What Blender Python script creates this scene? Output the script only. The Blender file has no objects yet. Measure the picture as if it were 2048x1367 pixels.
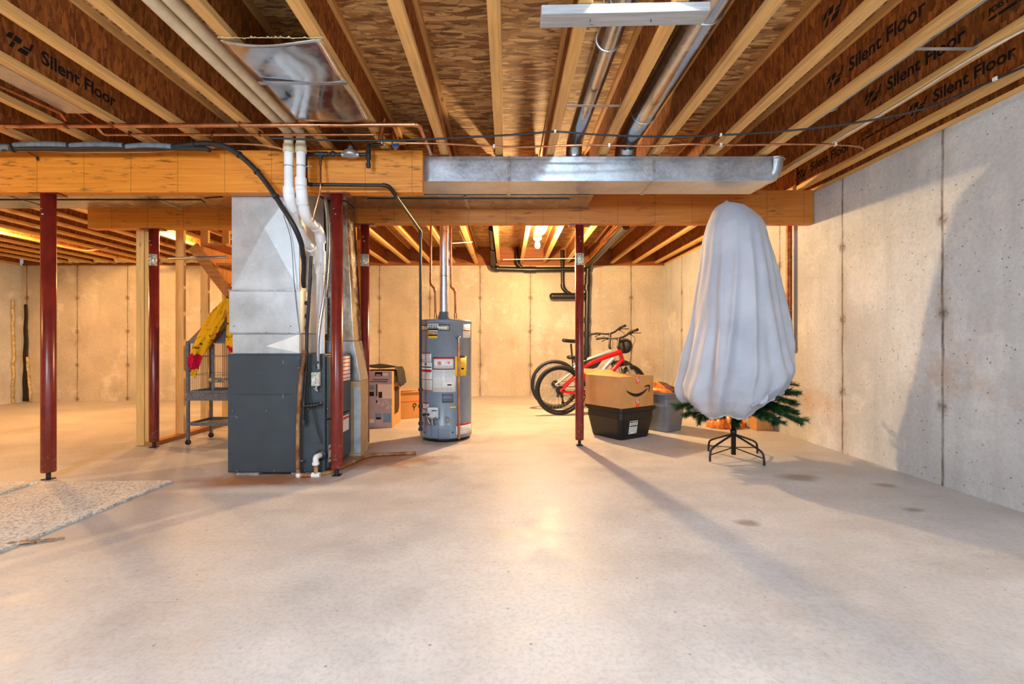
import bpy, bmesh, math, random
from mathutils import Vector, Matrix
RN = random.Random(11)
PI = math.pi
# camera model of the photograph: focal length in pixels, vanishing point, eye height
F, CX, CY, EYE = 940.0, 1013.0, 683.5, 0.94
def P(x, y, D):                       # a point of the place at distance D seen at pixel x, y
    return Vector(((x - CX) / F * D, D, EYE + (CY - y) / F * D))
def PZ(x, y, z):                      # the point at height z
    return P(x, y, (z - EYE) * F / (CY - y))
def fz(x):                            # the slab falls gently towards the left
    return 0.013 * (min(x, 2.85) - 2.85)
C = bpy.context.scene.collection
ORIG = {}

class MB:
    def __init__(s):
        s.v, s.f, s.s = [], [], []
    def add(s, vs, fs, smooth=False, M=None):
        b = len(s.v)
        s.v.extend((M @ Vector(p)) if M else Vector(p) for p in vs)
        s.f.extend(tuple(b + i for i in f) for f in fs)
        s.s.extend([smooth] * len(fs))
        return s
    def hexa(s, p, M=None):
        return s.add(p, [(3, 2, 1, 0), (4, 5, 6, 7), (0, 1, 5, 4), (1, 2, 6, 5), (2, 3, 7, 6), (3, 0, 4, 7)], False, M)
    def box(s, x0, x1, y0, y1, z0, z1, M=None):
        return s.hexa([(x0, y0, z0), (x1, y0, z0), (x1, y1, z0), (x0, y1, z0), (x0, y0, z1), (x1, y0, z1), (x1, y1, z1), (x0, y1, z1)], M)
    def bar(s, a, b, w, h, up=(0, 0, 1)):   # rectangular bar between two points
        a, b = Vector(a), Vector(b); t = (b - a).normalized()
        u = t.cross(Vector(up)).normalized() * (w / 2); n = u.cross(t).normalized() * (h / 2)
        return s.hexa([a - u - n, a + u - n, b + u - n, b - u - n, a - u + n, a + u + n, b + u + n, b - u + n])
    def tube(s, pts, r, seg=10, caps=True, closed=False, flat=1.0):
        pts = [Vector(p) for p in pts]; n = len(pts)
        rs = list(r) if isinstance(r, (list, tuple)) else [r] * n
        vs, fs = [], []
        t0 = (pts[1] - pts[0]).normalized()
        ref = Vector((0, 0, 1)) if abs(t0.z) < .9 else Vector((1, 0, 0))
        u = t0.cross(ref).normalized()
        for i in range(n):
            if closed: t = (pts[(i + 1) % n] - pts[i - 1]).normalized()
            else: t = (pts[min(i + 1, n - 1)] - pts[max(i - 1, 0)]).normalized()
            u = (u - t * u.dot(t)).normalized(); w = t.cross(u)
            for k in range(seg):
                a = 2 * PI * k / seg
                vs.append(pts[i] + (u * math.cos(a) + w * math.sin(a) * flat) * rs[i])
        m = n if closed else n - 1
        for i in range(m):
            for k in range(seg):
                k2 = (k + 1) % seg; i2 = (i + 1) % n
                fs.append((i * seg + k, i * seg + k2, i2 * seg + k2, i2 * seg + k))
        s.add(vs, fs, True)
        if caps and not closed:
            s.add(vs[:seg], [tuple(range(seg))[::-1]]); s.add(vs[-seg:], [tuple(range(seg))])
        return s
    def pipe(s, pts, r, fil=.04, seg=10, fit=0.0):   # straight runs with rounded corners and optional fittings
        pts = [Vector(p) for p in pts]; out = [pts[0]]
        for i in range(1, len(pts) - 1):
            a, b, c = pts[i - 1], pts[i], pts[i + 1]
            d1, d2 = (a - b), (c - b); f = min(fil, d1.length * .45, d2.length * .45)
            p, q = b + d1.normalized() * f, b + d2.normalized() * f
            for k in range(6):
                t = k / 5; out.append(p * (1 - t) ** 2 + b * 2 * t * (1 - t) + q * t * t)
            if fit:
                s.tube([p + d1.normalized() * fit * .5 * r] + out[-6:] + [q + d2.normalized() * fit * .5 * r], r * 1.25, seg)
        out.append(pts[-1])
        return s.tube(out, r, seg)
    def curve(s, pts, r, seg=8, sub=6, closed=False, flat=1.0):   # Catmull-Rom
        return s.tube(crom(pts, sub, closed), r, seg, True, closed, flat)
    def cyl(s, a, b, r, seg=16, r2=None):
        return s.tube([a, b], [r, r if r2 is None else r2], seg)
    def lathe(s, prof, c=(0, 0, 0), seg=24, M=None, ax=None):
        c = Vector(c); vs, fs = [], []; n = len(prof)
        for (r, z) in prof:
            for k in range(seg):
                a = 2 * PI * k / seg; p = Vector((r * math.cos(a), r * math.sin(a), z))
                if ax: p = ax @ p
                vs.append(c + p)
        for i in range(n - 1):
            for k in range(seg):
                k2 = (k + 1) % seg; fs.append((i * seg + k, i * seg + k2, (i + 1) * seg + k2, (i + 1) * seg + k))
        return s.add(vs, fs, True, M)
    def ball(s, c, r, seg=14, sq=(1, 1, 1)):
        c = Vector(c); n = seg // 2; vs, fs = [], []
        for i in range(n + 1):
            t = PI * i / n
            for k in range(seg):
                a = 2 * PI * k / seg
                vs.append(c + Vector((r * sq[0] * math.sin(t) * math.cos(a), r * sq[1] * math.sin(t) * math.sin(a), r * sq[2] * math.cos(t))))
        for i in range(n):
            for k in range(seg):
                k2 = (k + 1) % seg; fs.append((i * seg + k, (i + 1) * seg + k, (i + 1) * seg + k2, i * seg + k2))
        return s.add(vs, fs, True)
    def torus(s, c, R, r, ax='Y', seg=40, rs=10, M=None):
        c = Vector(c); pts = []
        for k in range(seg):
            a = 2 * PI * k / seg; x, y = R * math.cos(a), R * math.sin(a)
            pts.append(c + Vector({'Y': (x, 0, y), 'Z': (x, y, 0), 'X': (0, x, y)}[ax]))
        return s.tube(pts, r, rs, False, True)
    def prism(s, poly, o, u, v, d):   # polygon in the plane o+u+v, pushed along d
        o, u, v, d = Vector(o), Vector(u), Vector(v), Vector(d); n = len(poly)
        a = [o + u * p[0] + v * p[1] for p in poly]; b = [p + d for p in a]
        fs = [tuple(range(n))[::-1], tuple(range(n, 2 * n))] + [(i, (i + 1) % n, n + (i + 1) % n, n + i) for i in range(n)]
        return s.add(a + b, fs)
    def grid(s, fn, nu, nv, wrap=False, smooth=True):
        vs = [fn(i / (nu if wrap else nu - 1), j / (nv - 1)) for j in range(nv) for i in range(nu)]
        fs = []
        for j in range(nv - 1):
            for i in range(nu if wrap else nu - 1):
                i2 = (i + 1) % nu; fs.append((j * nu + i, j * nu + i2, (j + 1) * nu + i2, (j + 1) * nu + i))
        return s.add(vs, fs, smooth)
    def patch(s, c, r, a0, a1, z0, z1, t=.0015, n=10):   # a label wrapped on a cylinder (angle 0 faces the camera)
        c = Vector(c)
        def q(a, z, rr): return c + Vector((rr * math.sin(a), -rr * math.cos(a), z))
        vs, fs = [], []
        for i in range(n + 1):
            a = a0 + (a1 - a0) * i / n
            vs += [q(a, z0, r), q(a, z1, r), q(a, z0, r + t), q(a, z1, r + t)]
        for i in range(n):
            b, e = i * 4, i * 4 + 4
            fs += [(b + 2, e + 2, e + 3, b + 3), (b, b + 1, e + 1, e), (b + 1, b + 3, e + 3, e + 1), (b, e, e + 2, b + 2)]
        fs += [(0, 2, 3, 1), (n * 4, n * 4 + 1, n * 4 + 3, n * 4 + 2)]
        return s.add(vs, fs, True)
    def build(s, name, mat, parent=None, bev=0, solid=0, kind=None, label=None, sub=0, off=None):
        o = Vector(off) if off is not None else (ORIG[parent.name] if parent else Vector((0, 0, 0)))
        me = bpy.data.meshes.new(name)
        me.from_pydata([p - o for p in s.v], [], s.f); me.update()
        me.polygons.foreach_set('use_smooth', s.s)
        ob = bpy.data.objects.new(name, me); C.objects.link(ob)
        ob.data.materials.append(mat)
        if parent: ob.parent = parent
        ORIG[ob.name] = o
        if bev:
            m = ob.modifiers.new('b', 'BEVEL'); m.width = bev; m.segments = 2; m.limit_method = 'ANGLE'; m.angle_limit = .7
        if solid:
            m = ob.modifiers.new('s', 'SOLIDIFY'); m.thickness = solid; m.offset = 0
        if sub:
            m = ob.modifiers.new('u', 'SUBSURF'); m.levels = m.render_levels = sub
        if kind: ob['kind'] = kind
        if label: ob['label'] = label
        return ob
    def solo(s, name, mat, label, cat, group=None, **k):   # a thing that is one mesh
        lo = Vector([min(p[i] for p in s.v) for i in range(3)]); hi = Vector([max(p[i] for p in s.v) for i in range(3)])
        o = Vector(((lo.x + hi.x) / 2, (lo.y + hi.y) / 2, lo.z))
        ob = s.build(name, mat, None, off=o, **k); ob.location = o
        ob['label'] = label; ob['category'] = cat; ob['kind'] = 'thing'
        if group: ob['group'] = group
        return ob

def crom(pts, sub=6, closed=False):
    pts = [Vector(p) for p in pts]; n = len(pts); out = []
    for i in range(n if closed else n - 1):
        g = (lambda k: pts[k % n]) if closed else (lambda k: pts[max(0, min(n - 1, k))])
        p0, p1, p2, p3 = g(i - 1), g(i), g(i + 1), g(i + 2)
        for k in range(sub):
            t = k / sub
            out.append(.5 * (2 * p1 + (p2 - p0) * t + (2 * p0 - 5 * p1 + 4 * p2 - p3) * t * t + (3 * p1 - p0 - 3 * p2 + p3) * t ** 3))
    if not closed: out.append(pts[-1])
    return out
def thing(name, label, cat, loc=(0, 0, 0), rotz=None, group=None):
    o = bpy.data.objects.new(name, None); C.objects.link(o); o.empty_display_size = .1
    o.location = loc; o['label'] = label; o['category'] = cat; o['kind'] = 'thing'
    if rotz is not None:
        o.rotation_euler = (0, 0, rotz); ORIG[o.name] = Vector((0, 0, 0))   # parts given in local coordinates
    else:
        ORIG[o.name] = Vector(loc)                                           # parts given in world coordinates
    if group: o['group'] = group
    return o
def struct(mb, name, mat, **k):
    return mb.build(name, mat, None, kind='structure', **k)
def text(s, size, o, u, v, mat, parent, name='lettering', depth=.0008, align='LEFT', bold=0.0):
    cu = bpy.data.curves.new('t', 'FONT'); cu.body = s; cu.size = size; cu.extrude = depth; cu.align_x = align; cu.offset = bold; cu.resolution_u = 3
    ob = bpy.data.objects.new('t', cu); C.objects.link(ob)
    dg = bpy.context.evaluated_depsgraph_get(); dg.update()
    me = bpy.data.meshes.new_from_object(ob.evaluated_get(dg)); bpy.data.objects.remove(ob)
    u, v = Vector(u).normalized(), Vector(v).normalized(); w = u.cross(v)
    M = Matrix((u, v, w)).transposed().to_4x4(); M.translation = Vector(o) - ORIG[parent.name]
    me.transform(M); me.materials.clear(); me.materials.append(mat)
    t = bpy.data.objects.new(name, me); C.objects.link(t); t.parent = parent; ORIG[t.name] = ORIG[parent.name]
    return t

# ------------------------------------------------------------------ materials
def lin(c):
    f = lambda v: v / 12.92 if v <= .04045 else ((v + .055) / 1.055) ** 2.4
    return tuple(f(x / 255) for x in c[:3]) + (1,)
class NT:
    def __init__(s, name, rough=.6, metal=0, spec=None):
        s.m = bpy.data.materials.new(name); s.m.use_nodes = True; s.t = s.m.node_tree
        s.b = s.t.nodes['Principled BSDF']; s.b.inputs['Roughness'].default_value = rough; s.b.inputs['Metallic'].default_value = metal
        if spec is not None: s.b.inputs['Specular IOR Level'].default_value = spec
        s.pos = s.n('ShaderNodeNewGeometry').outputs['Position']
    def n(s, t, **kw):
        n = s.t.nodes.new(t)
        for k, v in kw.items():
            if k.startswith('i_'):
                k = k[2:]; k = int(k) if k.isdigit() else k.replace('_', ' ')
                s.set(n.inputs[k], v)
            else: setattr(n, k, v)
        return n
    def set(s, inp, v):
        if hasattr(v, 'links') and hasattr(v, 'is_linked'): s.t.links.new(v, inp)
        else: inp.default_value = v
    def map(s, scale, rot=(0, 0, 0), vec=None, loc=(0, 0, 0)):
        return s.n('ShaderNodeMapping', i_Vector=vec or s.pos, i_Scale=scale, i_Rotation=rot, i_Location=loc).outputs[0]
    def noise(s, scale=5, detail=4, rough=.55, vec=None, dist=0):
        return s.n('ShaderNodeTexNoise', i_Vector=vec or s.pos, i_Scale=scale, i_Detail=detail, i_Roughness=rough, i_Distortion=dist).outputs[0]
    def voro(s, scale=5, vec=None, out='Distance', feature='F1'):
        return s.n('ShaderNodeTexVoronoi', i_Vector=vec or s.pos, i_Scale=scale, feature=feature).outputs[out]
    def ramp(s, fac, stops):
        r = s.n('ShaderNodeValToRGB', i_Fac=fac); e = r.color_ramp.elements
        while len(e) < len(stops): e.new(.5)
        for k, (p, c) in zip(e, stops):
            k.position = p; k.color = c if len(c) == 4 else lin(c)
        return r.outputs[0]
    def val(s, fac, a, b, lo=0., hi=1.):
        return s.n('ShaderNodeMapRange', i_Value=fac, i_1=a, i_2=b, i_3=lo, i_4=hi).outputs[0]
    def mix(s, fac, a, b, mode='MIX'):
        n = s.n('ShaderNodeMix', data_type='RGBA', blend_type=mode)
        s.set(n.inputs[0], fac); s.set(n.inputs[6], lin(a) if isinstance(a, tuple) and len(a) == 3 else a); s.set(n.inputs[7], lin(b) if isinstance(b, tuple) and len(b) == 3 else b)
        return n.outputs[2]
    def math(s, op, a, b=0., c=0.):
        return s.n('ShaderNodeMath', operation=op, i_0=a, i_1=b, i_2=c).outputs[0]
    def sep(s, v=None):
        return s.n('ShaderNodeSeparateXYZ', i_0=v or s.pos).outputs
    def col(s, c): s.set(s.b.inputs['Base Color'], lin(c) if isinstance(c, tuple) and len(c) == 3 else c); return s
    def rough(s, v): s.set(s.b.inputs['Roughness'], v); return s
    def bump(s, h, strength=.3, dist=.01):
        s.t.links.new(s.n('ShaderNodeBump', i_Height=h, i_Strength=strength, i_Distance=dist).outputs[0], s.b.inputs['Normal']); return s

def plain(name, c, rough=.55, metal=0, var=.12, scale=9, bump=0, spec=None):
    t = NT(name, rough, metal, spec); n = t.noise(scale, 5)
    d = tuple(x * (1 - var) for x in c); e = tuple(min(255, x * (1 + var * .5)) for x in c)
    t.col(t.ramp(n, [(.3, d), (.7, e)]))
    if bump: t.bump(t.noise(scale * 12, 3), bump, .003)
    return t.m
def emit(name, c, strength):
    t = NT(name); t.b.inputs['Emission Color'].default_value = lin(c); t.b.inputs['Emission Strength'].default_value = strength; t.col(c)
    return t.m
def galv(name, c=(196, 202, 208), rough=.34, scale=38, metal=.9, span=.12):
    t = NT(name, rough, metal); v = t.voro(scale, vec=t.map((1, 1, 1)), out='Color')
    g = t.sep(v)[0]; n = t.noise(3.5, 5)
    k = t.mix(t.val(n, .35, .7), tuple(x * .84 for x in c), c)
    t.col(t.mix(span, k, t.ramp(g, [(0, tuple(x * .6 for x in c)), (1, (250, 252, 255))])))
    t.rough(t.val(t.math('ADD', t.math('MULTIPLY', n, .8), t.math('MULTIPLY', g, .25)), .2, .9, rough - .1, rough + .14))
    t.bump(t.noise(2.2, 3), .12, .05)
    return t.m
def lumber(name, c, axis, dark=.72, rough=.62, knots=True):
    t = NT(name, rough); sc = [26, 26, 26]; sc[axis] = 1.1
    g = t.noise(2.2, 7, .62, t.map(tuple(sc)), .6); w = t.noise(.9, 3, .5, t.map(tuple(x * 3 if i != axis else 1.3 for i, x in enumerate((1, 1, 1)))))
    k = t.mix(t.val(g, .34, .68), tuple(x * dark for x in c), c)
    k = t.mix(t.val(w, .45, .75, 0, .45), k, tuple(min(255, x * 1.08) for x in c))
    if knots:
        ks = [5, 5, 5]; ks[axis] = 2.2
        d = t.voro(1, t.map(tuple(ks))); k = t.mix(t.val(d, .1, .05, 0, .75), k, tuple(x * .42 for x in c))
    t.col(k).bump(g, .15, .004)
    return t.m
def osb(name, a, b, dark, s1, s2, ang=0.0, plane='XY', rough=.7, mixamt=.5):
    t = NT(name, rough)
    x, y, z = t.sep()
    cb = t.n('ShaderNodeCombineXYZ', i_0=x if plane == 'XY' else y, i_1=y if plane == 'XY' else z, i_2=0 if plane == 'XY' else t.math('MULTIPLY', x, .37)).outputs[0]
    dis = t.n('ShaderNodeTexNoise', i_Vector=cb, i_Scale=7, i_Detail=3)
    wob = t.n('ShaderNodeVectorMath', operation='MULTIPLY_ADD', i_0=dis.outputs['Color'], i_1=(.022, .022, 0), i_2=cb).outputs[0]
    outs, edge = [], None
    for k, (r, m) in enumerate(((ang, 1), (ang + .5, 1.2), (ang - .42, .85))):
        v = t.map((s1 * m, s2 * m, 1), (0, 0, r), wob, (k * 3.1, k * 1.7, k))
        rgb = t.sep(t.voro(1, v, 'Color')); outs.append((rgb[0], t.voro(1, v, 'Distance', 'DISTANCE_TO_EDGE'), rgb[1]))
    f1, f2 = t.val(outs[1][2], .44, .45), t.val(outs[2][2], .6, .61)    # whole flakes lie over one another
    def mixv(f, p, q): return t.math('ADD', t.math('MULTIPLY', q, f), t.math('MULTIPLY', p, t.math('SUBTRACT', 1., f)))
    g = mixv(f2, mixv(f1, outs[0][0], outs[1][0]), outs[2][0]); e = mixv(f2, mixv(f1, outs[0][1], outs[1][1]), outs[2][1])
    fine = t.noise(2.0, 4, .6, t.map((s1 * 3, s2 * 8, 1), (0, 0, ang), wob))
    k = t.ramp(g, [(0, dark), (.3, b), (.62, a), (1, tuple(min(255, q * 1.18) for q in a))])
    k = t.mix(t.val(e, .0, .07, mixamt, 0), k, tuple(q * .4 for q in dark))
    k = t.mix(t.val(fine, .35, .75, .3, 0), k, tuple(q * .55 for q in b))
    t.col(k).bump(t.math('ADD', g, fine), .35, .004)
    return t.m
def lvl(name, c):
    t = NT(name, .5); x, y, z = t.sep()
    g = t.noise(2.0, 7, .6, t.map((1.0, 20, 34)), .5)
    seg = t.math('FLOOR', t.math('MULTIPLY', x, 2.9)); tint = t.n('ShaderNodeTexWhiteNoise', noise_dimensions='1D', i_W=seg).outputs[0]
    k = t.mix(t.val(g, .3, .7), tuple(q * f for q, f in zip(c, (.86, .76, .6))), c)
    k = t.mix(t.math('MULTIPLY', tint, .38), k, tuple(q * f for q, f in zip(c, (.93, .8, .55))))
    pp = t.math('PINGPONG', t.math('ADD', x, 60.), .1724)
    k = t.mix(t.val(pp, .0015, .004, .55, 0), k, tuple(q * .5 for q in c))
    st = t.noise(1.0, 5, .6, t.map((7, 4, 46))); area = t.noise(1.1, 2, .5, t.map((2.4, 1, 1.2)))
    k = t.mix(t.math('MULTIPLY', t.val(st, .55, .66), t.val(area, .47, .56, 0, .75)), k, tuple(q * .38 for q in c))
    t.col(k).bump(g, .1, .003)
    return t.m
def concrete_wall(name, ax, off, tone=(214, 206, 192)):
    t = NT(name, .85, spec=.3); s = t.sep(); u, z = s[ax], s[2]
    big = t.noise(1.1, 6, .6); fine = t.noise(34, 5, .65); streak = t.noise(1.6, 5, .6, t.map((3.5, 3.5, .35)))
    k = t.mix(t.val(big, .34, .68), tuple(q * .84 for q in tone), tone)
    k = t.mix(t.val(streak, .5, .74, 0, .45), k, tuple(q * .76 for q in tone))
    k = t.mix(t.val(fine, .3, .62, .3, 0), k, tuple(q * .7 for q in tone))
    wh = t.noise(2.3, 6, .65, t.map((1, 1, 1), loc=(5, 3, 2)))
    k = t.mix(t.val(wh, .56, .72, 0, .5), k, (238, 234, 226))
    rust = t.noise(1.4, 6, .68, t.map((1, 1, 1.2), loc=(1, 8, 4)))
    band = t.math('MULTIPLY', t.val(z, .1, .5), t.val(z, 1.2, .7))
    k = t.mix(t.math('MULTIPLY', t.val(rust, .55, .68), t.math('ADD', t.math('MULTIPLY', band, .42), .1)), k, (176, 128, 74))
    pit = t.voro(30); pk = t.n('ShaderNodeTexWhiteNoise', noise_dimensions='3D', i_0=t.voro(30, out='Position')).outputs[0]
    pm = t.math('MULTIPLY', t.val(pit, .2, .1), t.val(pk, .72, .78))
    k = t.mix(t.math('MULTIPLY', pm, .7), k, (92, 82, 70))
    sp = t.noise(110, 2, .5); k = t.mix(t.val(sp, .66, .72, 0, .5), k, (110, 98, 84))
    wav = t.math('ADD', u, t.math('MULTIPLY', t.math('SUBTRACT', t.noise(5, 3), .5), .02))
    d = t.math('PINGPONG', t.math('ADD', wav, 91.4 - off), .457)
    sm = t.math('MULTIPLY', t.val(d, .004, .013, 1, 0), t.val(t.noise(6, 5, .7), .3, .6, .25, .85))
    k = t.mix(t.math('MULTIPLY', t.val(d, .012, .085, .35, 0), t.val(t.noise(2.4, 4, .6), .45, .65)), k, (140, 112, 80))
    k = t.mix(sm, k, (84, 70, 54))
    tie = t.math('MULTIPLY', t.val(d, .02, .05, 1, 0), t.val(t.math('PINGPONG', t.math('ADD', z, 9.85), .305), .05, .012))
    k = t.mix(t.math('MULTIPLY', tie, t.val(fine, .35, .55, 0, .75)), k, (96, 74, 50))
    h = t.math('SUBTRACT', t.math('ADD', fine, t.math('MULTIPLY', big, 2.)), t.math('ADD', t.math('MULTIPLY', sm, 3.), t.math('MULTIPLY', pm, 2.)))
    t.col(k).bump(h, .3, .008)
    return t.m
def concrete_floor(name):
    t = NT(name, .5, spec=.35); x, y, z = t.sep()
    big = t.noise(.9, 6, .62); mid = t.noise(5.5, 6, .65); fine = t.noise(60, 4, .7); wipe = t.noise(1.5, 5, .6, t.map((.7, 2.2, 1), (0, 0, .4)))
    k = t.mix(t.val(big, .32, .68), (172, 168, 165), (204, 200, 197))
    k = t.mix(t.val(mid, .4, .7, 0, .32), k, (222, 214, 206))
    k = t.mix(t.val(wipe, .5, .72, 0, .3), k, (160, 144, 128))
    k = t.mix(t.val(fine, .3, .55, .32, 0), k, (128, 118, 110))
    sp = t.voro(24); pk = t.n('ShaderNodeTexWhiteNoise', noise_dimensions='3D', i_0=t.voro(24, out='Position')).outputs[0]
    k = t.mix(t.math('MULTIPLY', t.val(sp, .16, .08), t.val(pk, .9, .93, 0, .6)), k, (92, 76, 60))
    sc = t.noise(1, 5, .7, t.map((2.2, 17, 1), (0, 0, .7)), .8); k = t.mix(t.val(sc, .67, .7, 0, .22), k, (128, 116, 106))
    # rust and scale around the furnace base and the drain line
    def blob(cx, cy, rx, ry):
        a = t.math('DIVIDE', t.math('SUBTRACT', x, cx), rx); b = t.math('DIVIDE', t.math('SUBTRACT', y, cy), ry)
        return t.val(t.math('ADD', t.math('SQRT', t.math('ADD', t.math('MULTIPLY', a, a), t.math('MULTIPLY', b, b))), t.math('MULTIPLY', t.math('SUBTRACT', mid, .5), 1.3)), .95, .35)
    k = t.mix(t.math('MULTIPLY', blob(-1.8, 3.42, .68, .3), .85), k, (170, 106, 48))
    k = t.mix(t.math('MULTIPLY', blob(-1.1, 3.95, .75, .35), .75), k, (150, 98, 52))
    k = t.mix(t.math('MULTIPLY', blob(-.65, 4.75, .5, .4), .5), k, (140, 104, 70))
    k = t.mix(t.math('MULTIPLY', blob(-1.6, 3.18, .8, .13), .65), k, (236, 230, 222))
    for cx, cy, r in ((1.28, 2.5, .06), (2.5, 3.1, .06), (2.3, 2.65, .05), (2.05, 3.3, .12)):
        k = t.mix(t.math('MULTIPLY', blob(cx, cy, r * 1.5, r), .6), k, (110, 88, 72))
    t.col(k).rough(t.val(t.math('ADD', mid, big), .7, 1.25, .36, .62)).bump(t.math('ADD', t.math('MULTIPLY', fine, .4), mid), .12, .006)
    return t.m

M = {}
M['wall_b'] = concrete_wall('back wall concrete', 0, -.48, (216, 204, 184)); M['wall_r'] = concrete_wall('side wall concrete', 1, 3.075, (218, 220, 220)); M['floor'] = concrete_floor('slab')
M['osb_ceil'] = osb('subfloor strand board', (224, 178, 118), (190, 136, 80), (126, 82, 44), 9.5, 44, .12, mixamt=.55)
M['osb_web'] = osb('joist web strand board', (176, 104, 42), (152, 84, 30), (116, 60, 20), 62, 17, .1, 'YZ', .6, .35)
M['flange'] = lumber('joist flange', (240, 186, 112), 1, .8); M['stud'] = lumber('stud lumber', (238, 196, 122), 2, .82)
M['plank'] = lumber('stair lumber', (208, 134, 58), 0, .74); M['panel'] = lumber('board wall', (214, 140, 62), 2, .76)
M['lvl'] = lvl('laminated beam', (240, 156, 48)); M['lvl2'] = lvl('laminated beam brown', (204, 130, 48)); M['rim'] = lumber('rim board', (170, 98, 44), 0, .7)
M['greyboard'] = lumber('weathered white board', (190, 194, 198), 0, .8)
M['galv'] = galv('galvanised sheet'); M['galv_d'] = galv('galvanised duct', (204, 212, 222), .36, 60, .7); M['galv_r'] = galv('round duct sheet', (186, 194, 204), .2, 40, .97, .06); M['galv_p'] = galv('plenum sheet', (214, 217, 219), .48, 90, .55, .06)
M['galv_s'] = galv('shiny panning sheet', (206, 210, 216), .16, 24, .97); M['galv_b'] = galv('duct underside sheet', (190, 180, 166), .22, 26, .95)
def post_paint():
    t = NT('red oxide paint', .28); n = t.noise(7, 6, .7); z = t.sep()[2]
    k = t.mix(t.val(n, .4, .65), (108, 30, 23), (132, 41, 31))
    ch = t.noise(38, 5, .7); low = t.val(z, .3, -.05, .0, .17)
    k = t.mix(t.val(t.math('ADD', ch, low), .68, .72), k, (128, 92, 78))
    rs = t.noise(14, 5, .7); k = t.mix(t.val(t.math('ADD', rs, low), .66, .8, 0, .8), k, (74, 44, 32))
    t.col(k).bump(n, .08, .004); return t.m
M['post'] = post_paint()
M['slate'] = plain('slate blue-grey enamel', (60, 70, 78), .38, 0, .07); M['slate_d'] = plain('dark seam', (30, 36, 42), .5)
M['copper'] = plain('copper', (206, 146, 106), .3, 1, .2, 14); M['copper_d'] = plain('aged copper', (150, 88, 56), .4, .9, .3, 20)
M['iron'] = plain('black iron pipe', (52, 52, 54), .42, .55, .25, 30); M['iron_fit'] = plain('iron fitting', (66, 70, 76), .4, .7, .25, 30)
M['pvc'] = plain('white pvc', (238, 238, 238), .3, 0, .04); M['pvc_t'] = plain('tan pvc', (214, 196, 164), .4, 0, .1)
M['abs'] = plain('black abs pipe', (26, 27, 29), .35, 0, .2); M['foam'] = plain('grey foam insulation', (112, 122, 130), .7, 0, .2, 20); M['hose'] = plain('black foam hose', (34, 36, 38), .5, 0, .2)
M['rustpipe'] = NT('rust stained tube', .35).m
_t = NT('rust stained tube', .35); _t.col(_t.ramp(_t.noise(9, 6, .7, _t.map((1, 1, .45))), [(.3, (70, 30, 14)), (.5, (140, 82, 40)), (.66, (196, 160, 110))])); M['rustpipe'] = _t.m
M['steel'] = plain('zinc steel', (176, 180, 184), .3, .9, .15); M['brass'] = plain('brass', (190, 150, 84), .35, .9, .15); M['cast'] = plain('cast aluminium', (190, 194, 200), .4, .6, .12)
M['blue'] = plain('blue handle', (24, 92, 178), .4); M['wire'] = plain('black cable', (36, 38, 42), .5); M['wire_w'] = plain('white cable', (214, 204, 190), .5); M['wire_t'] = plain('tan cable', (190, 140, 90), .5)
M['ink'] = plain('black print', (22, 15, 10), .8, 0, .3, 40); M['white'] = plain('white label', (232, 232, 230), .5, 0, .03); M['red'] = plain('red print', (196, 36, 36), .5); M['black'] = plain('black plastic', (24, 24, 26), .4, 0, .2)
M['yellow'] = plain('yellow label', (246, 204, 30), .5, 0, .04); M['greyprint'] = plain('grey print', (176, 180, 184), .6); M['bluep'] = plain('blue print', (112, 160, 206), .5); M['orange'] = plain('orange tape', (238, 92, 44), .5)
M['tank'] = plain('grey enamel tank', (122, 136, 152), .3, 0, .05); M['tank_d'] = plain('dark grey enamel', (88, 100, 114), .35, 0, .06); M['sticker'] = plain('silver sticker', (206, 206, 190), .35, .3, .3, 60)
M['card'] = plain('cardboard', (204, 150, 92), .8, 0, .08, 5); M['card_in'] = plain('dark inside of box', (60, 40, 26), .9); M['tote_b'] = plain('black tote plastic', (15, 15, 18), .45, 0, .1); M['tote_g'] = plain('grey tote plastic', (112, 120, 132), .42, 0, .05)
M['rubber'] = plain('tyre rubber', (26, 26, 28), .6, 0, .2); M['chrome'] = plain('bright alloy', (206, 208, 212), .22, 1, .1); M['bike_r'] = plain('red bicycle paint', (214, 22, 34), .25, 0, .08); M['bike_s'] = plain('silver bicycle paint', (200, 202, 206), .3, .5, .06)
M['bag'] = plain('black nylon', (30, 30, 34), .7, 0, .2, 30); M['cage'] = plain('grey hammered cage paint', (112, 118, 128), .42, .4, .25, 60)
M['plasticbag'] = plain('orange plastic sack', (226, 134, 60), .35, 0, .25, 30); M['batt'] = plain('insulation batt', (240, 222, 170), .9, 0, .2, 20, .5); M['lightduct'] = plain('white duct jacket', (236, 234, 228), .5, 0, .06)
M['block'] = plain('concrete block', (150, 146, 138), .9, 0, .2, 30, .4); M['leaf'] = plain('artificial needles', (26, 62, 26), .55, 0, .4, 22); M['leaf2'] = plain('artificial needles lighter', (46, 98, 42), .55, 0, .35, 22)
M['bulb'] = emit('lit bulb', (255, 206, 140), 900); M['tar'] = plain('tar seal', (40, 28, 22), .6, 0, .4, 14); M['seal'] = plain('sealant', (196, 176, 130), .7, 0, .3, 14, .4)
M['boxprint'] = plain('printed carton', (176, 178, 196), .55, 0, .06); M['bottle'] = plain('pale plastic bottle', (190, 198, 200), .3)
def fabric():
    t = NT('pale grey cover cloth', .85, spec=.2); n = t.noise(3, 5); f = t.noise(240, 2)
    t.col(t.mix(t.val(n, .35, .7), (172, 176, 188), (190, 194, 204))).bump(t.math('ADD', t.math('MULTIPLY', f, .15), t.noise(14, 5, .6)), .22, .02); t.b.inputs['Sheen Weight'].default_value = .2
    return t.m
M['cloth'] = fabric()
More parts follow.
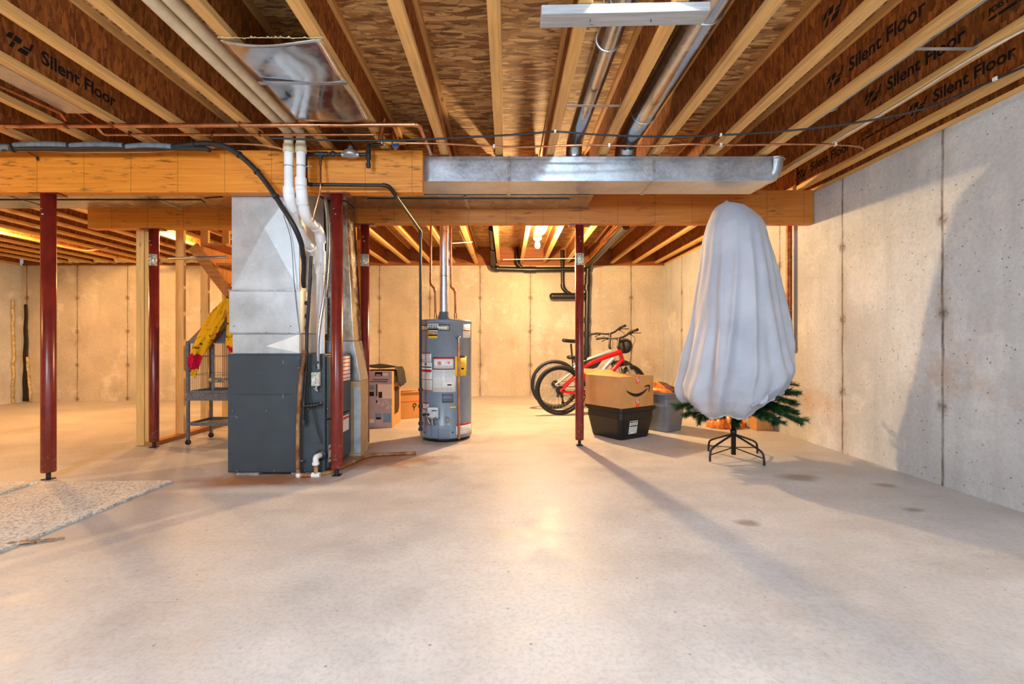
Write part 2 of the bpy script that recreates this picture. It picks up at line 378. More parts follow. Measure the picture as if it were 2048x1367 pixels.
def rugm():
    t = NT('looped beige carpet', .95, spec=.1); v = t.voro(88, t.map((1, .75, 1), (0, 0, .5))); n = t.noise(7, 5, .6); r = t.sep(t.voro(88, t.map((1, .75, 1), (0, 0, .5)), 'Color'))[0]
    k = t.mix(t.val(n, .35, .7), (236, 228, 214), (248, 243, 232)); k = t.mix(t.val(v, .45, .8, 0, .7), k, (172, 160, 142)); k = t.mix(t.val(r, .88, .94, 0, .4), k, (150, 130, 106))
    t.col(k).bump(v, -.9, .012); return t.m
M['rug'] = rugm()
def towelm():
    t = NT('yellow printed towel', .9, spec=.15); d = t.voro(3.2, t.map((1, 1, 1), loc=(.3, .1, .2))); d2 = t.voro(9, t.map((1, 1, 1), loc=(3, 1, 7)))
    k = t.mix(t.val(d, .27, .25), (238, 176, 24), (206, 24, 62)); k = t.mix(t.math('MULTIPLY', t.val(d2, .22, .2), t.val(d2, .15, .17)), k, (186, 40, 40))
    w = t.noise(5, 2, .4, None, 1.5); k = t.mix(t.math('MULTIPLY', t.val(w, .5, .507), t.val(w, .525, .518)), k, (70, 30, 20))
    t.col(k).bump(t.noise(120, 3), .3, .004); return t.m
M['towel'] = towelm()
# ------------------------------------------------------------------ room shell
YB, XR, XL, YF = 8.53, 2.851, -8.81, -3.4
WT, JZ, SF = 2.326, 2.366, 2.668      # wall top, underside of joists, underside of subfloor
m = MB(); m.hexa([(XL - .2, YF - .2, fz(XL - .2) - .12), (2.85, YF - .2, -.12), (2.85, YB + .2, -.12), (XL - .2, YB + .2, fz(XL - .2) - .12), (XL - .2, YF - .2, fz(XL - .2)), (2.85, YF - .2, 0), (2.85, YB + .2, 0), (XL - .2, YB + .2, fz(XL - .2))]); struct(m, 'floor', M['floor'])
struct(MB().box(XL - .2, XR + .2, YB, YB + .22, -.4, WT), 'wall_back', M['wall_b'])
struct(MB().box(XR, XR + .22, YF, YB, -.2, WT), 'wall_right', M['wall_r'])
struct(MB().box(XL - .22, XL, YF, YB, -.4, WT), 'wall_left', M['wall_r'])
struct(MB().box(XL - .2, XR + .2, YF - .22, YF, -.4, WT), 'wall_front', M['wall_b'])
struct(MB().box(XL - .2, XR + .2, YF - .2, YB + .2, SF, SF + .02), 'ceiling', M['osb_ceil'])
struct(MB().box(XL, XR + .2, YB + .02, YB + .2, WT + .001, JZ - .001), 'trim_1', M['rim'])
struct(MB().box(XR + .01, XR + .2, YF, YB, WT + .001, JZ - .001), 'trim_2', M['flange'])
struct(MB().box(XL, XR + .2, YB + .04, YB + .08, JZ, SF - .001), 'trim_3', M['rim'])
struct(MB().box(XR + .02, XR + .06, YF, YB, JZ, SF - .001), 'trim_4', M['osb_web'])
struct(MB().box(XL - .2, XL - .01, YF, YB, WT + .001, JZ - .001), 'trim_5', M['flange'])
struct(MB().box(XL - .06, XL - .02, YF, YB, JZ, SF - .001), 'trim_6', M['osb_web'])
struct(MB().box(XL, XR + .2, YF - .1, YF - .04, WT + .001, SF - .001), 'trim_7', M['rim'])
# tar and sealant in the back left corner
t = thing('corner_seal', 'tall strip of dark tar and pale sealant in the far left wall corner', 'sealant', (XL + .05, YB - .03, fz(XL)))
b = fz(XL) + .002
t1 = MB(); t1.grid(lambda u, v: Vector((XL + .10 + (u - .5) * (.12 - .07 * v) + .012 * math.sin(v * 23) * .5, YB - .014, b + .02 + v * 1.75)), 4, 40).build('tar_stripe', M['tar'], t, solid=.012)
t2 = MB(); pts = [(XL + .2 + RN.uniform(-.008, .008) - k * .008, YB - .019, b + .02 + k * .1) for k in range(9)]; t2.curve(pts, .03, 8, flat=.5)
pts = [(XL + .026, YB - .16 + RN.uniform(-.01, .01), b + k * .115) for k in range(17)]; t2.curve(pts, .022, 8).build('sealant_bead', M['seal'], t)

# ------------------------------------------------------------------ floor joists
def emblem(o, u, v, d):
    mb = MB()
    for poly in ([(0, 0), (.018, 0), (.03, .03), (.016, .03)], [(.02, .036), (.05, .036), (.06, .062), (.03, .066)], [(.036, 0), (.08, 0), (.092, .026), (.052, .024)], [(.062, .03), (.098, .03), (.112, .07), (.1, .07), (.092, .042), (.066, .04)], [(-.012, .036), (.01, .036), (.024, .07), (.0, .06)]):
        mb.prism(poly, o, u, v, d)
    return mb
ORD = ['first', 'second', 'third', 'fourth', 'fifth', 'sixth', 'seventh', 'eighth', 'ninth', 'tenth', 'eleventh', 'twelfth', 'thirteenth', 'fourteenth', 'fifteenth', 'sixteenth', 'seventeenth', 'eighteenth', 'nineteenth', 'twentieth', 'twenty-first', 'twenty-second', 'twenty-third', 'twenty-fourth', 'twenty-fifth', 'twenty-sixth', 'twenty-seventh', 'twenty-eighth', 'twenty-ninth']
FRONT = [2.755, 2.345, 1.965, 1.562, 1.135, .735, .335, -.055, -.472, -.895, -1.315, -1.725, -2.17, -2.57, -2.98, -3.42, -3.84, -4.25, -4.66, -5.07]
def joist(x, y0, y1, label, group):
    t = thing('floor_joist', label, 'joist', (x, (y0 + y1) / 2, JZ), None, group)
    MB().box(x - .029, x + .029, y0, y1, JZ, JZ + .038).build('bottom_flange', M['flange'], t, bev=.002)
    MB().box(x - .029, x + .029, y0, y1, SF - .039, SF - .001).build('top_flange', M['flange'], t)
    MB().box(x - .0055, x + .0055, y0, y1, JZ + .0385, SF - .0395).build('web', M['osb_web'], t)
    return t
for k, x in enumerate(FRONT):
    t = joist(x, YF + .02, 4.425, f'{ORD[k]} wooden I-joist from the right wall, in the front part of the ceiling', 'floor joists over the front of the room')
    if k in (0, 1, 2, 3):       # printed on the web face turned to the middle of the room
        for y in {0: (4.42, 3.2, 2.0), 1: (3.06, 1.5), 2: (2.86, 1.3), 3: (2.3,)}[k]:
            o = Vector((x - .0056, y, JZ + .105))
            e = emblem(o, (0, -1.15, 0), (0, 0, 1.15), (-.0006, 0, 0)); e.build('printed_emblem', M['ink'], t)
            text('Silent Floor', .105, o + Vector((0, -.17, .012)), (0, -1, 0), (0, 0, 1), M['ink'], t, 'printed_lettering', .0006, bold=.0022)
            text('JOIST', .04, o + Vector((0, -.78, .055)), (0, -1, 0), (0, 0, 1), M['ink'], t, 'printed_lettering', .0006, bold=.001)
            mb = MB()
            for j in range(9): mb.box(x - .0063, x - .0056, o.y - .78 - j * .045 - RN.uniform(.03, .045), o.y - .78 - j * .045, o.z + .02, o.z + .034)
            mb.build('printed_line', M['ink'], t)
    if k in (13, 12):
        for y in ({13: (2.42, .9), 12: (1.2,)}[k]):
            o = Vector((x + .0056, y, JZ + .1))
            emblem(o, (0, 1.15, 0), (0, 0, 1.15), (.0006, 0, 0)).build('printed_emblem', M['ink'], t)
            text('Silent Floor', .105, o + Vector((0, .17, .012)), (0, 1, 0), (0, 0, 1), M['ink'], t, 'printed_lettering', .0006, bold=.0022)
BACK = [2.73 - .41 * k for k in range(28)]
for k, x in enumerate(BACK):
    joist(x, 4.435, YB + .03, f'{ORD[k]} wooden I-joist from the right wall, in the ceiling behind the beams', 'floor joists over the back of the room')
# blocking panels between joists (brown sheets closing bays) and the insulation on the far sill
for k in range(8):
    x = -8.285 + k * .41
    mb = MB(); mb.grid(lambda u, v, x=x: Vector((x + u * .30, YB - .03 - .05 * math.sin(v * PI) - .03 * math.sin(u * 9 + x * 7), JZ + .01 + v * .26)), 8, 6)
    mb.solo('insulation_batt', M['batt'], f'{ORD[k]} pale insulation tuft from the left corner, above the back wall', 'insulation', 'insulation tufts on the far sill', solid=.03)

# ------------------------------------------------------------------ beams
def beam(name, label, x0, x1, y0, y1, z0, z1, plies, mat):
    t = thing(name, label, 'beam', ((x0 + x1) / 2, (y0 + y1) / 2, z0))
    w = (y1 - y0) / plies
    for k in range(plies):
        MB().box(x0 + .006 * (k % 2), x1 - .006 * (k % 2), y0 + k * w, y0 + (k + 1) * w - .002, z0, z1).build('laminated_ply', mat, t, bev=.003)
    return t
beam('wooden_beam', 'bright orange laminated beam crossing the left front on two red posts', -5.2, (845 - CX) / F * 3.457, 3.457, 3.546, 2.04, 2.35, 2, M['lvl'])
beam('wooden_beam', 'long brown laminated beam behind the ducts, pocketed in the right wall', -1.58, XR - .004, 4.35, 4.44, 2.035, 2.345, 2, M['lvl2'])
beam('wooden_beam', 'short orange laminated beam left of the silver plenum, over the stairs', -4.03, -1.62, 4.52, 4.61, 2.032, 2.34, 2, M['lvl'])

# ------------------------------------------------------------------ steel posts
def post(x, y, ztop, r, label, sticker=None, plate=.16):
    z0 = fz(x); t = thing('steel_post', label, 'post', (x, y, z0))
    mb = MB(); mb.lathe([(0, .055), (r * .96, .055), (r, .06), (r, ztop - z0 - .009), (0, ztop - z0 - .009)], (x, y, z0), 28); mb.build('shaft', M['post'], t)
    mb = MB(); mb.cyl((x, y, z0 + .001), (x, y, z0 + .055), .014, 12)
    for k in range(5): mb.lathe([(.014, .006 + k * .01), (.0165, .01 + k * .01), (.014, .014 + k * .01)], (x, y, z0), 12)
    mb.box(x - .03, x + .03, y - .03, y + .03, z0 + .001, z0 + .007).build('screw_jack', M['iron'], t)
    mb = MB(); mb.box(x - plate / 2 - .02, x + plate / 2 + .02, y - .05, y + .05, ztop - .0085, ztop - .001).build('top_plate', M['post'], t, bev=.001)
    if sticker:
        mb = MB(); mb.patch((x, y, 0), r + .0006, -1.25, 1.25, sticker - .055, sticker + .055); s = mb.build('label_sticker', M['sticker'], t)
        mb = MB()
        for k in range(7):
            for j in range(5):
                if RN.random() < .6: mb.patch((x, y, 0), r + .0022, -1.1 + j * .42, -1.1 + j * .42 + RN.uniform(.12, .32), sticker - .046 + k * .014, sticker - .04 + k * .014, .0006, 3)
        mb.build('print', M['ink'], s)
    mb = MB()
    for k in (0, 1): mb.cyl((x + (-1, 1)[k] * .01, y - r - .001, ztop - .12 - k * .04), (x, y - r - .008, ztop - .12 - k * .04), .005, 8)
    mb.build('bolt', M['steel'], t)
post((97 - CX) / F * 3.5, 3.5, 2.039, .045, 'dark red steel post at far left, standing behind the carpet')
post((674 - CX) / F * 3.5, 3.5, 2.039, .043, 'bright red steel post standing close to the right of the furnace')
post((308 - CX) / F * 4.56, 4.56, 2.031, .042, 'dark red steel post against the light wooden stud on the left', 2.031 - .3)
post((730 - CX) / F * 4.4, 4.4, 2.034, .04, 'dark red steel post between the furnace and the water heater', 1.70)
post((1159 - CX) / F * 4.4, 4.4, 2.034, .04, 'dark red steel post in front of the bicycles and cardboard box', 1.71)

# ------------------------------------------------------------------ ducts
def seam(mb, x, y0, y1, z0, z1):
    mb.box(x - .012, x + .012, y0 - .006, y1 + .004, z0 - .006, z1)
x0, x1, y0, y1, z0, z1 = -1.2, 2.02, 3.575, 3.895, 2.163, 2.352
t = thing('supply_duct', 'long galvanised rectangular duct hanging right of the orange beam', 'duct', ((x0 + x1) / 2, y0, z0))
MB().box(x0, x1, y0, y1, z0, z1).build('sheet_body', M['galv_d'], t, bev=.003)
for x in (.02, 1.12): mb = MB(); seam(mb, x, y0, y1, z0, z1); mb.build('joint_cleat', M['galv'], t)
mb = MB(); mb.tube(crom([(x1 + .005, 3.73, 2.25), (x1 + .07, 3.72, 2.26), (x1 + .085, 3.7, 2.32), (x1 + .085, 3.68, 2.39)], 5), .062, 16); mb.torus((x1 + .085, 3.68, 2.36), .064, .005, 'Z', 20, 6); mb.build('end_elbow', M['galv'], t)
x0, x1, y0, y1, z0, z1 = -5.4, .735, 3.95, 4.335, 2.17, 2.36
t = thing('trunk_duct', 'lower shiny galvanised trunk duct running across behind the orange beam', 'duct', ((x0 + x1) / 2, y0, z0))
MB().box(x0, x1, y0, y1, z0, z1).build('sheet_body', M['galv_b'], t, bev=.003)
for x in (-4.2, -3.0, -.35): mb = MB(); seam(mb, x, y0, y1, z0, z1); mb.build('joint_cleat', M['galv'], t)
# round branch ducts along the joist bays
def rduct(label, x, y0, y1, z, r, down=True, seams=()):
    t = thing('round_duct', label, 'duct', (x, y0, z))
    pts = [(x, y0, z), (x, y1 - .14, z)]
    if down: pts += crom([(x, y1 - .14, z), (x, y1 - .05, z - .02), (x, y1, z - .09), (x, y1 + .01, 2.372)], 4)[1:]
    MB().tube(pts, r, 28).build('pipe', M['galv_r'], t)
    for yy in seams: MB().torus((x, yy, z), r + .001, .006, 'Y', 24, 6).build('crimp_ring', M['galv'], t)
    if down: MB().lathe([(r + .002, 0), (r + .03, .002), (r + .03, .006), (r + .002, .03)], (x, y1 + .01, 2.354), 24).build('collar', M['steel'], t)
    return t
rduct('narrow shiny round duct in the ceiling bay behind the grey board', .53, -2.9, 3.7, 2.515, .062, True, (1.6, 2.45))
rduct('wide dull round duct in the ceiling bay right of the grey board', .935, -2.9, 3.7, 2.505, .082, True, (2.2, 3.2))
rduct('grey round duct half hidden behind a joist at upper right', 2.065, -2.9, 3.5, 2.475, .06, False, (2.0, 3.0))
for (xa, xb, y, z, lab) in ((.365, .705, 2.9, 2.395, 'thin metal strap under the narrow round duct'), (1.995, 2.32, 2.32, 2.385, 'thin metal strap under the grey round duct at upper right'), ):
    mb = MB(); mb.box(xa, xb, y - .012, y + .012, z, z + .0025); mb.box(xa, xa + .002, y - .012, y + .012, z, z + .05); mb.box(xb - .002, xb, y - .012, y + .012, z, z + .05)
    mb.solo('hanger_strap', M['steel'], lab, 'strap', 'straps under round ducts', bev=.0008)
mb = MB(); mb.curve([(.53 + .082 * math.cos(a), 2.17, 2.515 + .082 * math.sin(a)) for a in [PI + k * PI / 8 for k in range(9)]], .004, 6); mb.tube([(.45, 2.17, 2.515), (.45, 2.17, 2.62)], .003, 6); mb.tube([(.61, 2.17, 2.515), (.61, 2.17, 2.62)], .003, 6)
mb.solo('hanger_wire', M['steel'], 'thin wire loop holding up the narrow round duct', 'wire')
for x, lab in ((.22, 'small round take-off on top of the duct, left of the narrow round duct'),):
    MB().lathe([(0, .03), (.07, .03), (.07, 0), (.085, 0)], (x, 3.72, 2.354), 20).solo('duct_takeoff', M['galv'], lab, 'duct collar')
# sheet metal panning under one bay, a flat duct in a left bay
xa, xb = -1.315 - .028, -.895 + .028
t = thing('panning_sheet', 'shiny sheet metal closing a joist bay above the copper pipes', 'sheet metal', ((xa + xb) / 2, 2.2, JZ - .003))
def pan(u, v):
    y = 2.2 + v * .79
    return Vector((xa + u * (xb - xa), y, JZ - .013 - .012 * math.sin(u * PI) * (1 + .7 * math.sin(v * 7 + 1)) - .006 * math.sin(u * 5 + v * 9)))
MB().grid(pan, 16, 30).build('sheet', M['galv_s'], t, solid=.0012)
mb = MB(); mb.box(xa, xb, 2.54, 2.565, JZ - .024, JZ - .019); mb.build('lap_seam', M['galv'], t)
mb = MB()
for k in range(26):
    x = xa + k * (xb - xa) / 25; mb.add([(x - .012, 2.2, JZ - .004), (x + .012, 2.2, JZ - .004), (x + RN.uniform(-.01, .01), 2.2 - RN.uniform(.004, .02), JZ - .004 - RN.uniform(-.002, .008))], [(0, 1, 2)])
mb.build('frayed_edge', M['batt'], t, solid=.002)
MB().box(xa + .06, xb - .06, 1.1, 2.15, JZ + .14, JZ + .144).solo('ceiling_sheet', plain('brown backing board', (110, 66, 36), .45), 'dark brown board inside the joist bay before the shiny sheet', 'board')
mb = MB(); mb.box(-2.76, -2.615, -2.9, 2.95, JZ + .006, JZ + .12); mb.box(-2.765, -2.61, 1.9, 1.93, JZ + .003, JZ + .1)
mb.solo('flat_duct', M['galv'], 'flat grey sheet metal duct between joists at upper left', 'duct', bev=.003)
# weathered board nailed under the joists
t = thing('ceiling_board', 'grey-white weathered timber nailed across under joists at top', 'board', (.5, 2.03, JZ - .04))
MB().hexa([(.148, 1.985, JZ - .042), (.853, 1.965, JZ - .04), (.853, 2.055, JZ - .04), (.148, 2.075, JZ - .042), (.148, 1.985, JZ - .002), (.853, 1.965, JZ - .002), (.853, 2.055, JZ - .002), (.148, 2.075, JZ - .002)]).build('board', M['greyboard'], t, bev=.003)
mb = MB(); mb.tube([(.36, 2.02, JZ - .041), (.36, 2.02, JZ - .06), (.372, 2.02, JZ - .066)], .002, 6); mb.tube([(.62, 2.02, JZ - .041), (.62, 2.015, JZ - .055)], .002, 6); mb.build('bent_nail', M['iron'], t)
# ------------------------------------------------------------------ furnace and plenum
fx0, fx1, fy0, fy1, fb, ft = -2.09, -1.362, 3.52, 4.08, -.04, .85
t = thing('furnace', 'dark slate furnace cabinet standing left of the bright red post', 'furnace', (-1.73, 3.8, fb))
MB().box(fx0, fx1, fy0 + .003, fy1, fb, ft).build('cabinet', M['slate'], t, bev=.006)
px = P(601, 0, fy0).x
p1 = MB().box(fx0 + .004, px, fy0 - .002, fy0 + .0025, fb + .01, ft - .012).build('side_panel', M['slate'], t, bev=.003)
mb = MB(); mb.box(px - .006, px - .003, fy0 - .0035, fy0 - .0022, .36, .8); mb.box(fx0 + .05, px - .06, fy0 - .003, fy0 - .0022, .545, .549); mb.build('panel_crease', M['slate_d'], p1)
for (x, y) in ((598, 716), (598, 744), (598, 773), (598, 802), (602, 817), (465, 821), (533, 821), (474, 941), (548, 941), (610, 941), (522, 746), (655, 817), (642, 790), (616, 817)):
    q = P(x, y, fy0 - .0035); MB().lathe([(0, 0), (.0045, .0), (.0045, .003), (0, .004)], q, 10, ax=Matrix.Rotation(PI / 2, 3, 'X')).build('screw', M['steel'], t)
mb = MB()
for (x, y) in ((566, 724), (566, 792)):
    q = P(x, y, fy0 - .003); mb.box(q.x - .002, q.x + .002, q.y - .001, q.y + .001, q.z - .014, q.z + .014)
q = P(468, 838, fy0 - .003)
for a0 in (.3, 2.0): mb.tube([q + Vector((.026 * math.cos(a0 + k * .2), 0, .026 * math.sin(a0 + k * .2))) for k in range(6)], .0014, 5)
mb.build('embossed_mark', M['steel'], t)
# access doors on the right face, with labels
d = MB().box(fx1 + .001, fx1 + .018, fy0 + .03, fy1 - .02, .36, ft - .02).build('service_door', M['slate'], t, bev=.004)
mb = MB(); mb.box(fx1 + .019, fx1 + .0205, fy0 + .1, fy1 - .05, .62, .82); mb.build('warning_label', M['white'], d)
mb = MB()
for k in range(6): mb.box(fx1 + .0207, fx1 + .0215, fy0 + .1, fy1 - .05, .635 + k * .032, .643 + k * .032)
mb.build('red_print', M['red'], d)
d = MB().box(fx1 + .001, fx1 + .018, fy0 + .03, fy1 - .02, -.01, .35).build('blower_door', M['slate'], t, bev=.004)
mb = MB(); mb.box(fx1 + .019, fx1 + .0205, fy0 + .12, fy1 - .08, .2, .33); mb.box(fx1 + .019, fx1 + .0205, fy0 + .03, fy0 + .16, .03, .16); mb.build('rating_label', M['white'], d)
mb = MB(); mb.box(fx1 + .0207, fx1 + .0215, fy0 + .12, fy1 - .08, .3, .318); mb.box(fx1 + .0207, fx1 + .0215, fy0 + .03, fy0 + .16, .12, .14); mb.box(fx1 + .0207, fx1 + .0215, fy0 + .03, fy0 + .16, .05, .065); mb.build('red_print', M['red'], d)
# switch box, knockouts
q = P(635, 757, fy0)
s = MB().box(q.x - .03, q.x + .03, fy0 - .045, fy0 - .003, q.z - .052, q.z + .052).build('switch_box', M['cast'], t, bev=.004)
mb = MB(); mb.box(q.x - .027, q.x + .027, fy0 - .048, fy0 - .0455, q.z - .049, q.z + .049); mb.build('cover_plate', M['sticker'], s, bev=.001)
mb = MB(); mb.box(q.x - .004, q.x + .004, fy0 - .06, fy0 - .0485, q.z - .012, q.z + .012); mb.build('toggle', M['white'], s)
mb = MB(); mb.cyl((q.x, fy0 - .024, q.z - .053), (q.x, fy0 - .024, q.z - .085), .012, 10); mb.cyl((q.x - .012, fy0 - .03, q.z - .07), (q.x + .014, fy0 - .03, q.z - .09), .005, 8); mb.build('cable_clamp', M['steel'], s)
# furnace drain elbow
q = P(632, 925, fy0 - .05); w = P(636, 910, fy0)
mb = MB(); mb.pipe([(w.x + .015, fy0 - .004, w.z), (w.x + .005, fy0 - .055, w.z), (q.x, fy0 - .055, .046)], .021, .03, 14); mb.lathe([(.024, 0), (.026, .004), (.026, .018), (.022, .02)], (q.x, fy0 - .055, .034), 14)
mb.build('drain_elbow', M['pvc'], t)
mb = MB(); mb.lathe([(0, .004), (.04, .004), (.042, 0)], (w.x + .02, fy0 + .001, w.z), 20, ax=Matrix.Rotation(PI / 2, 3, 'X')); mb.build('drain_port', M['slate_d'], t)
# blocks under the furnace
for k, (xa, lab) in enumerate(((-2.03, 'grey concrete block under the front left corner of the furnace'), (-1.62, 'grey concrete block under the front right corner of the furnace'))):
    MB().box(xa, xa + .17, fy0 + .01, fy0 + .4, fz(xa) + .001, fb - .001).solo('concrete_block', M['block'], lab, 'block', 'blocks under the furnace', bev=.003)

t = thing('air_plenum', 'tall silver sheet metal plenum on top of the slate furnace', 'plenum', (-1.8, 3.8, .852))
xa, xb = P(465, 0, 3.55).x, P(598, 0, 3.55).x
MB().box(xa, xb, 3.55, 4.05, .852, 1.006).build('coil_case', M['galv_p'], t, bev=.002)
mb = MB(); a, b_, c = P(532, 692, 3.547), P(598, 705, 3.547), P(598, 668, 3.547); mb.add([a, b_, c, a + Vector((0, .002, 0)), b_ + Vector((0, .002, 0)), c + Vector((0, .002, 0))], [(0, 1, 2), (5, 4, 3), (0, 3, 4, 1), (1, 4, 5, 2), (2, 5, 3, 0)])
mb.build('access_plate', M['lightduct'], t)
xa2, xb2 = P(458, 0, 3.535).x, P(601, 0, 3.535).x
mb = MB(); mb.box(xa2, xb2, 3.535, 4.065, 1.007, 1.328); mb.build('coil_housing', M['galv_p'], t, bev=.002)
mb = MB(); mb.box(xa2 - .004, xb2 + .004, 3.529, 3.536, 1.32, 1.333); mb.box(xa2 - .004, xb2 + .004, 3.529, 3.536, 1.003, 1.011); mb.build('drive_cleat', M['galv'], t)
for (x, y) in ((468, 652), (533, 664), (581, 652), (596, 664)):
    q = P(x, y, 3.533); MB().ball(q, .004, 8).build('screw', M['iron'], t)
X0, X1, Z0, Z1, Y0 = P(462, 0, 3.56).x, P(597, 0, 3.56).x, 1.334, 2.162, 3.57
cx, cz = P(530, 0, 3.56).x, 1.8
mb = MB(); pv = [(X0, Y0, Z0), (X1, Y0, Z0), (X1, Y0, Z1), (X0, Y0, Z1), (cx, Y0 - .02, cz)]
mb.add(pv, [(0, 1, 4), (1, 2, 4), (2, 3, 4), (3, 0, 4)])
mb.add([(X0, Y0, Z0), (X1, Y0, Z0), (X1, 4.05, Z0), (X0, 4.05, Z0), (X0, Y0, Z1), (X1, Y0, Z1), (X1, 4.05, Z1), (X0, 4.05, Z1)], [(1, 2, 6, 5), (2, 3, 7, 6), (3, 0, 4, 7), (4, 5, 6, 7), (3, 2, 1, 0)])
mb.build('upper_section', M['galv_p'], t)
mb = MB(); mb.tube(crom([P(567, 430, 3.5), P(582, 480, 3.54), P(588, 560, 3.52), P(594, 620, 3.52), P(600, 665, 3.51)], 5), .0025, 5); mb.build('thermostat_wire', M['wire'], t)
# coil parts seen on the right side of the plenum
mb = MB(); mb.box(X1 + .001, X1 + .004, 3.6, 4.0, 1.06, 1.3); mb.build('coil_door', M['copper_d'], t)
for z in (1.24, 1.14, 1.05): MB().cyl((X1 + .0045, 3.63, z), (X1 + .04, 3.63, z), .016, 10).build('coil_stub', M['iron'], t)
# round collar and thin pipe on the left of the plenum
q0, q1 = P(338, 517, 4.05), P(455, 514, 3.95)
t = thing('humidifier_pipe', 'thin pale metal pipe running left from the silver plenum', 'pipe', q0)
MB().tube([q0, q1], .013, 12).build('pipe', M['steel'], t)
q = P(459, 500, 3.9); MB().cyl((X0 - .07, 3.85, q.z + .03), (X0 - .003, 3.85, q.z + .03), .075, 20).build('collar', M['galv'], t)
# return air drop and filter rack behind the furnace
t = thing('return_duct', 'pale sheet metal return drop behind the bright red post', 'duct', (-1.6, 4.2, fz(-1.5)))
zb = fz(-1.5) + .002
mb = MB(); mb.hexa([(-1.9, 4.1, .95), (-1.335, 4.1, .95), (-1.335, 4.34, .95), (-1.9, 4.34, .95), (-1.9, 4.1, 2.165), (-1.40, 4.1, 2.165), (-1.40, 4.34, 2.165), (-1.9, 4.34, 2.165)]); mb.build('drop', M['galv_b'], t, bev=.003)
mb = MB(); mb.hexa([(-1.9, 4.1, .6), (-1.275, 4.1, .6), (-1.275, 4.34, .6), (-1.9, 4.34, .6), (-1.9, 4.1, .948), (-1.335, 4.1, .948), (-1.335, 4.34, .948), (-1.9, 4.34, .948)]); mb.build('boot', M['galv'], t, bev=.003)
mb = MB(); mb.box(-1.9, -1.275, 4.1, 4.34, zb, .598); mb.build('filter_rack', plain('tan filter rack', (206, 176, 136), .6), t, bev=.003)
mb = MB(); mb.box(-1.33, -1.27, 4.088, 4.099, zb + .03, .55); mb.build('filter_door', M['bottle'], t, bev=.003)

# ------------------------------------------------------------------ pipes and cables around the furnace
def run(name, label, cat, mb, mat, extra=()):
    if not extra: return mb.solo(name, mat, label, cat)
    v = mb.v[0]; t = thing(name, label, cat, v); mb.build('pipe' if cat != 'cable' else 'line', mat, t)
    for (nm, e, mt) in extra:
        for q in (e if isinstance(e, list) else [e]): q.build(nm, mt, t)
    return t
def rings(pts, ax, r, w=.012):
    mb = MB()
    for p in pts:
        a = Vector(ax) * w; p = Vector(p); mb.cyl(p - a, p + a, r, 12)
    return mb
zc = JZ - .02
mb = MB(); mb.pipe([PZ(-300, 249, zc), PZ(0, 252, zc), PZ(838, 249, zc), Vector((PZ(838, 249, zc).x, 3.52, zc)), Vector((PZ(838, 249, zc).x, 3.52, zc + .2))], .0145, .03, 12, 1.0)
e = []
for x in (133, 226, 480, 640): p = PZ(x, 250.5, zc); e.append(MB().box(p.x - .006, p.x + .006, p.y - .017, p.y + .017, zc - .0165, zc + .0185))
run('copper_pipe', 'thick copper water pipe running under the joists, left of centre', 'pipe', mb, M['copper'], [('pipe_clip', e, M['copper_d'])])
zc2 = JZ - .022
mb = MB(); mb.pipe([PZ(150, 222, JZ + .025), PZ(190, 248, JZ + .025), PZ(207, 269, zc2), PZ(300, 269, zc2), PZ(748, 269, zc2)], .0095, .03, 10, 1.0)
e = []
for x in (260, 425, 520): p = PZ(x, 269, zc2); e.append(MB().box(p.x - .005, p.x + .005, p.y - .012, p.y + .012, zc2 - .011, zc2 + .02))
run('copper_pipe', 'thin copper water pipe below and behind the thick one', 'pipe', mb, M['copper'], [('pipe_clip', e, M['copper_d'])])
mb = MB(); mb.tube([PZ(-250, 60, JZ - .012), PZ(120, 226, JZ - .012), PZ(131, 240, JZ - .005)], .0085, 8); run('hanging_copper_pipe', 'copper pipe slanting along the joists at upper left, beside the flat duct', 'pipe', mb, M['copper'])
# valve cluster
c0 = P(757, 276, 3.24)
t = thing('water_valve', 'brass and copper water shut-off with blue handle above the orange beam end', 'valve', c0)
mb = MB(); mb.pipe([P(769, 236, 3.13), P(762, 272, 3.2), P(760, 278, 3.22), P(764, 281, 3.24)], .012, .02, 10, .8); mb.pipe([P(752, 268, 3.2), P(778, 268, 3.2), P(784, 258, 3.25), P(792, 277, 3.4)], .009, .02, 8, .8); mb.build('pipe', M['copper_d'], t)
mb = MB()
for (x, y) in ((759, 273), (760, 277), (758, 281), (764, 285), (769, 288)): mb.ball(P(x, y, 3.23), .0115, 8)
mb.build('solder_joint', M['steel'], t)
mb = MB(); a, b_ = P(764, 285, 3.24), P(812, 286, 3.27); mb.tube([a, a * .6 + b_ * .4], .013, 10); mb.tube([a * .55 + b_ * .45, b_], .012, 10)
for k in range(4): mb.tube([a * (.5 - k * .1) + b_ * (.5 + k * .1), a * (.46 - k * .1) + b_ * (.54 + k * .1)], .0155, 6)
mb.build('valve_body', M['brass'], t)
mb = MB(); p = P(791, 291, 3.25); mb.box(p.x - .024, p.x + .024, p.y - .008, p.y + .006, p.z - .009, p.z + .009); mb.cyl(p, p + Vector((0, 0, .014)), .006, 8); mb.build('handle', M['blue'], t, bev=.003)
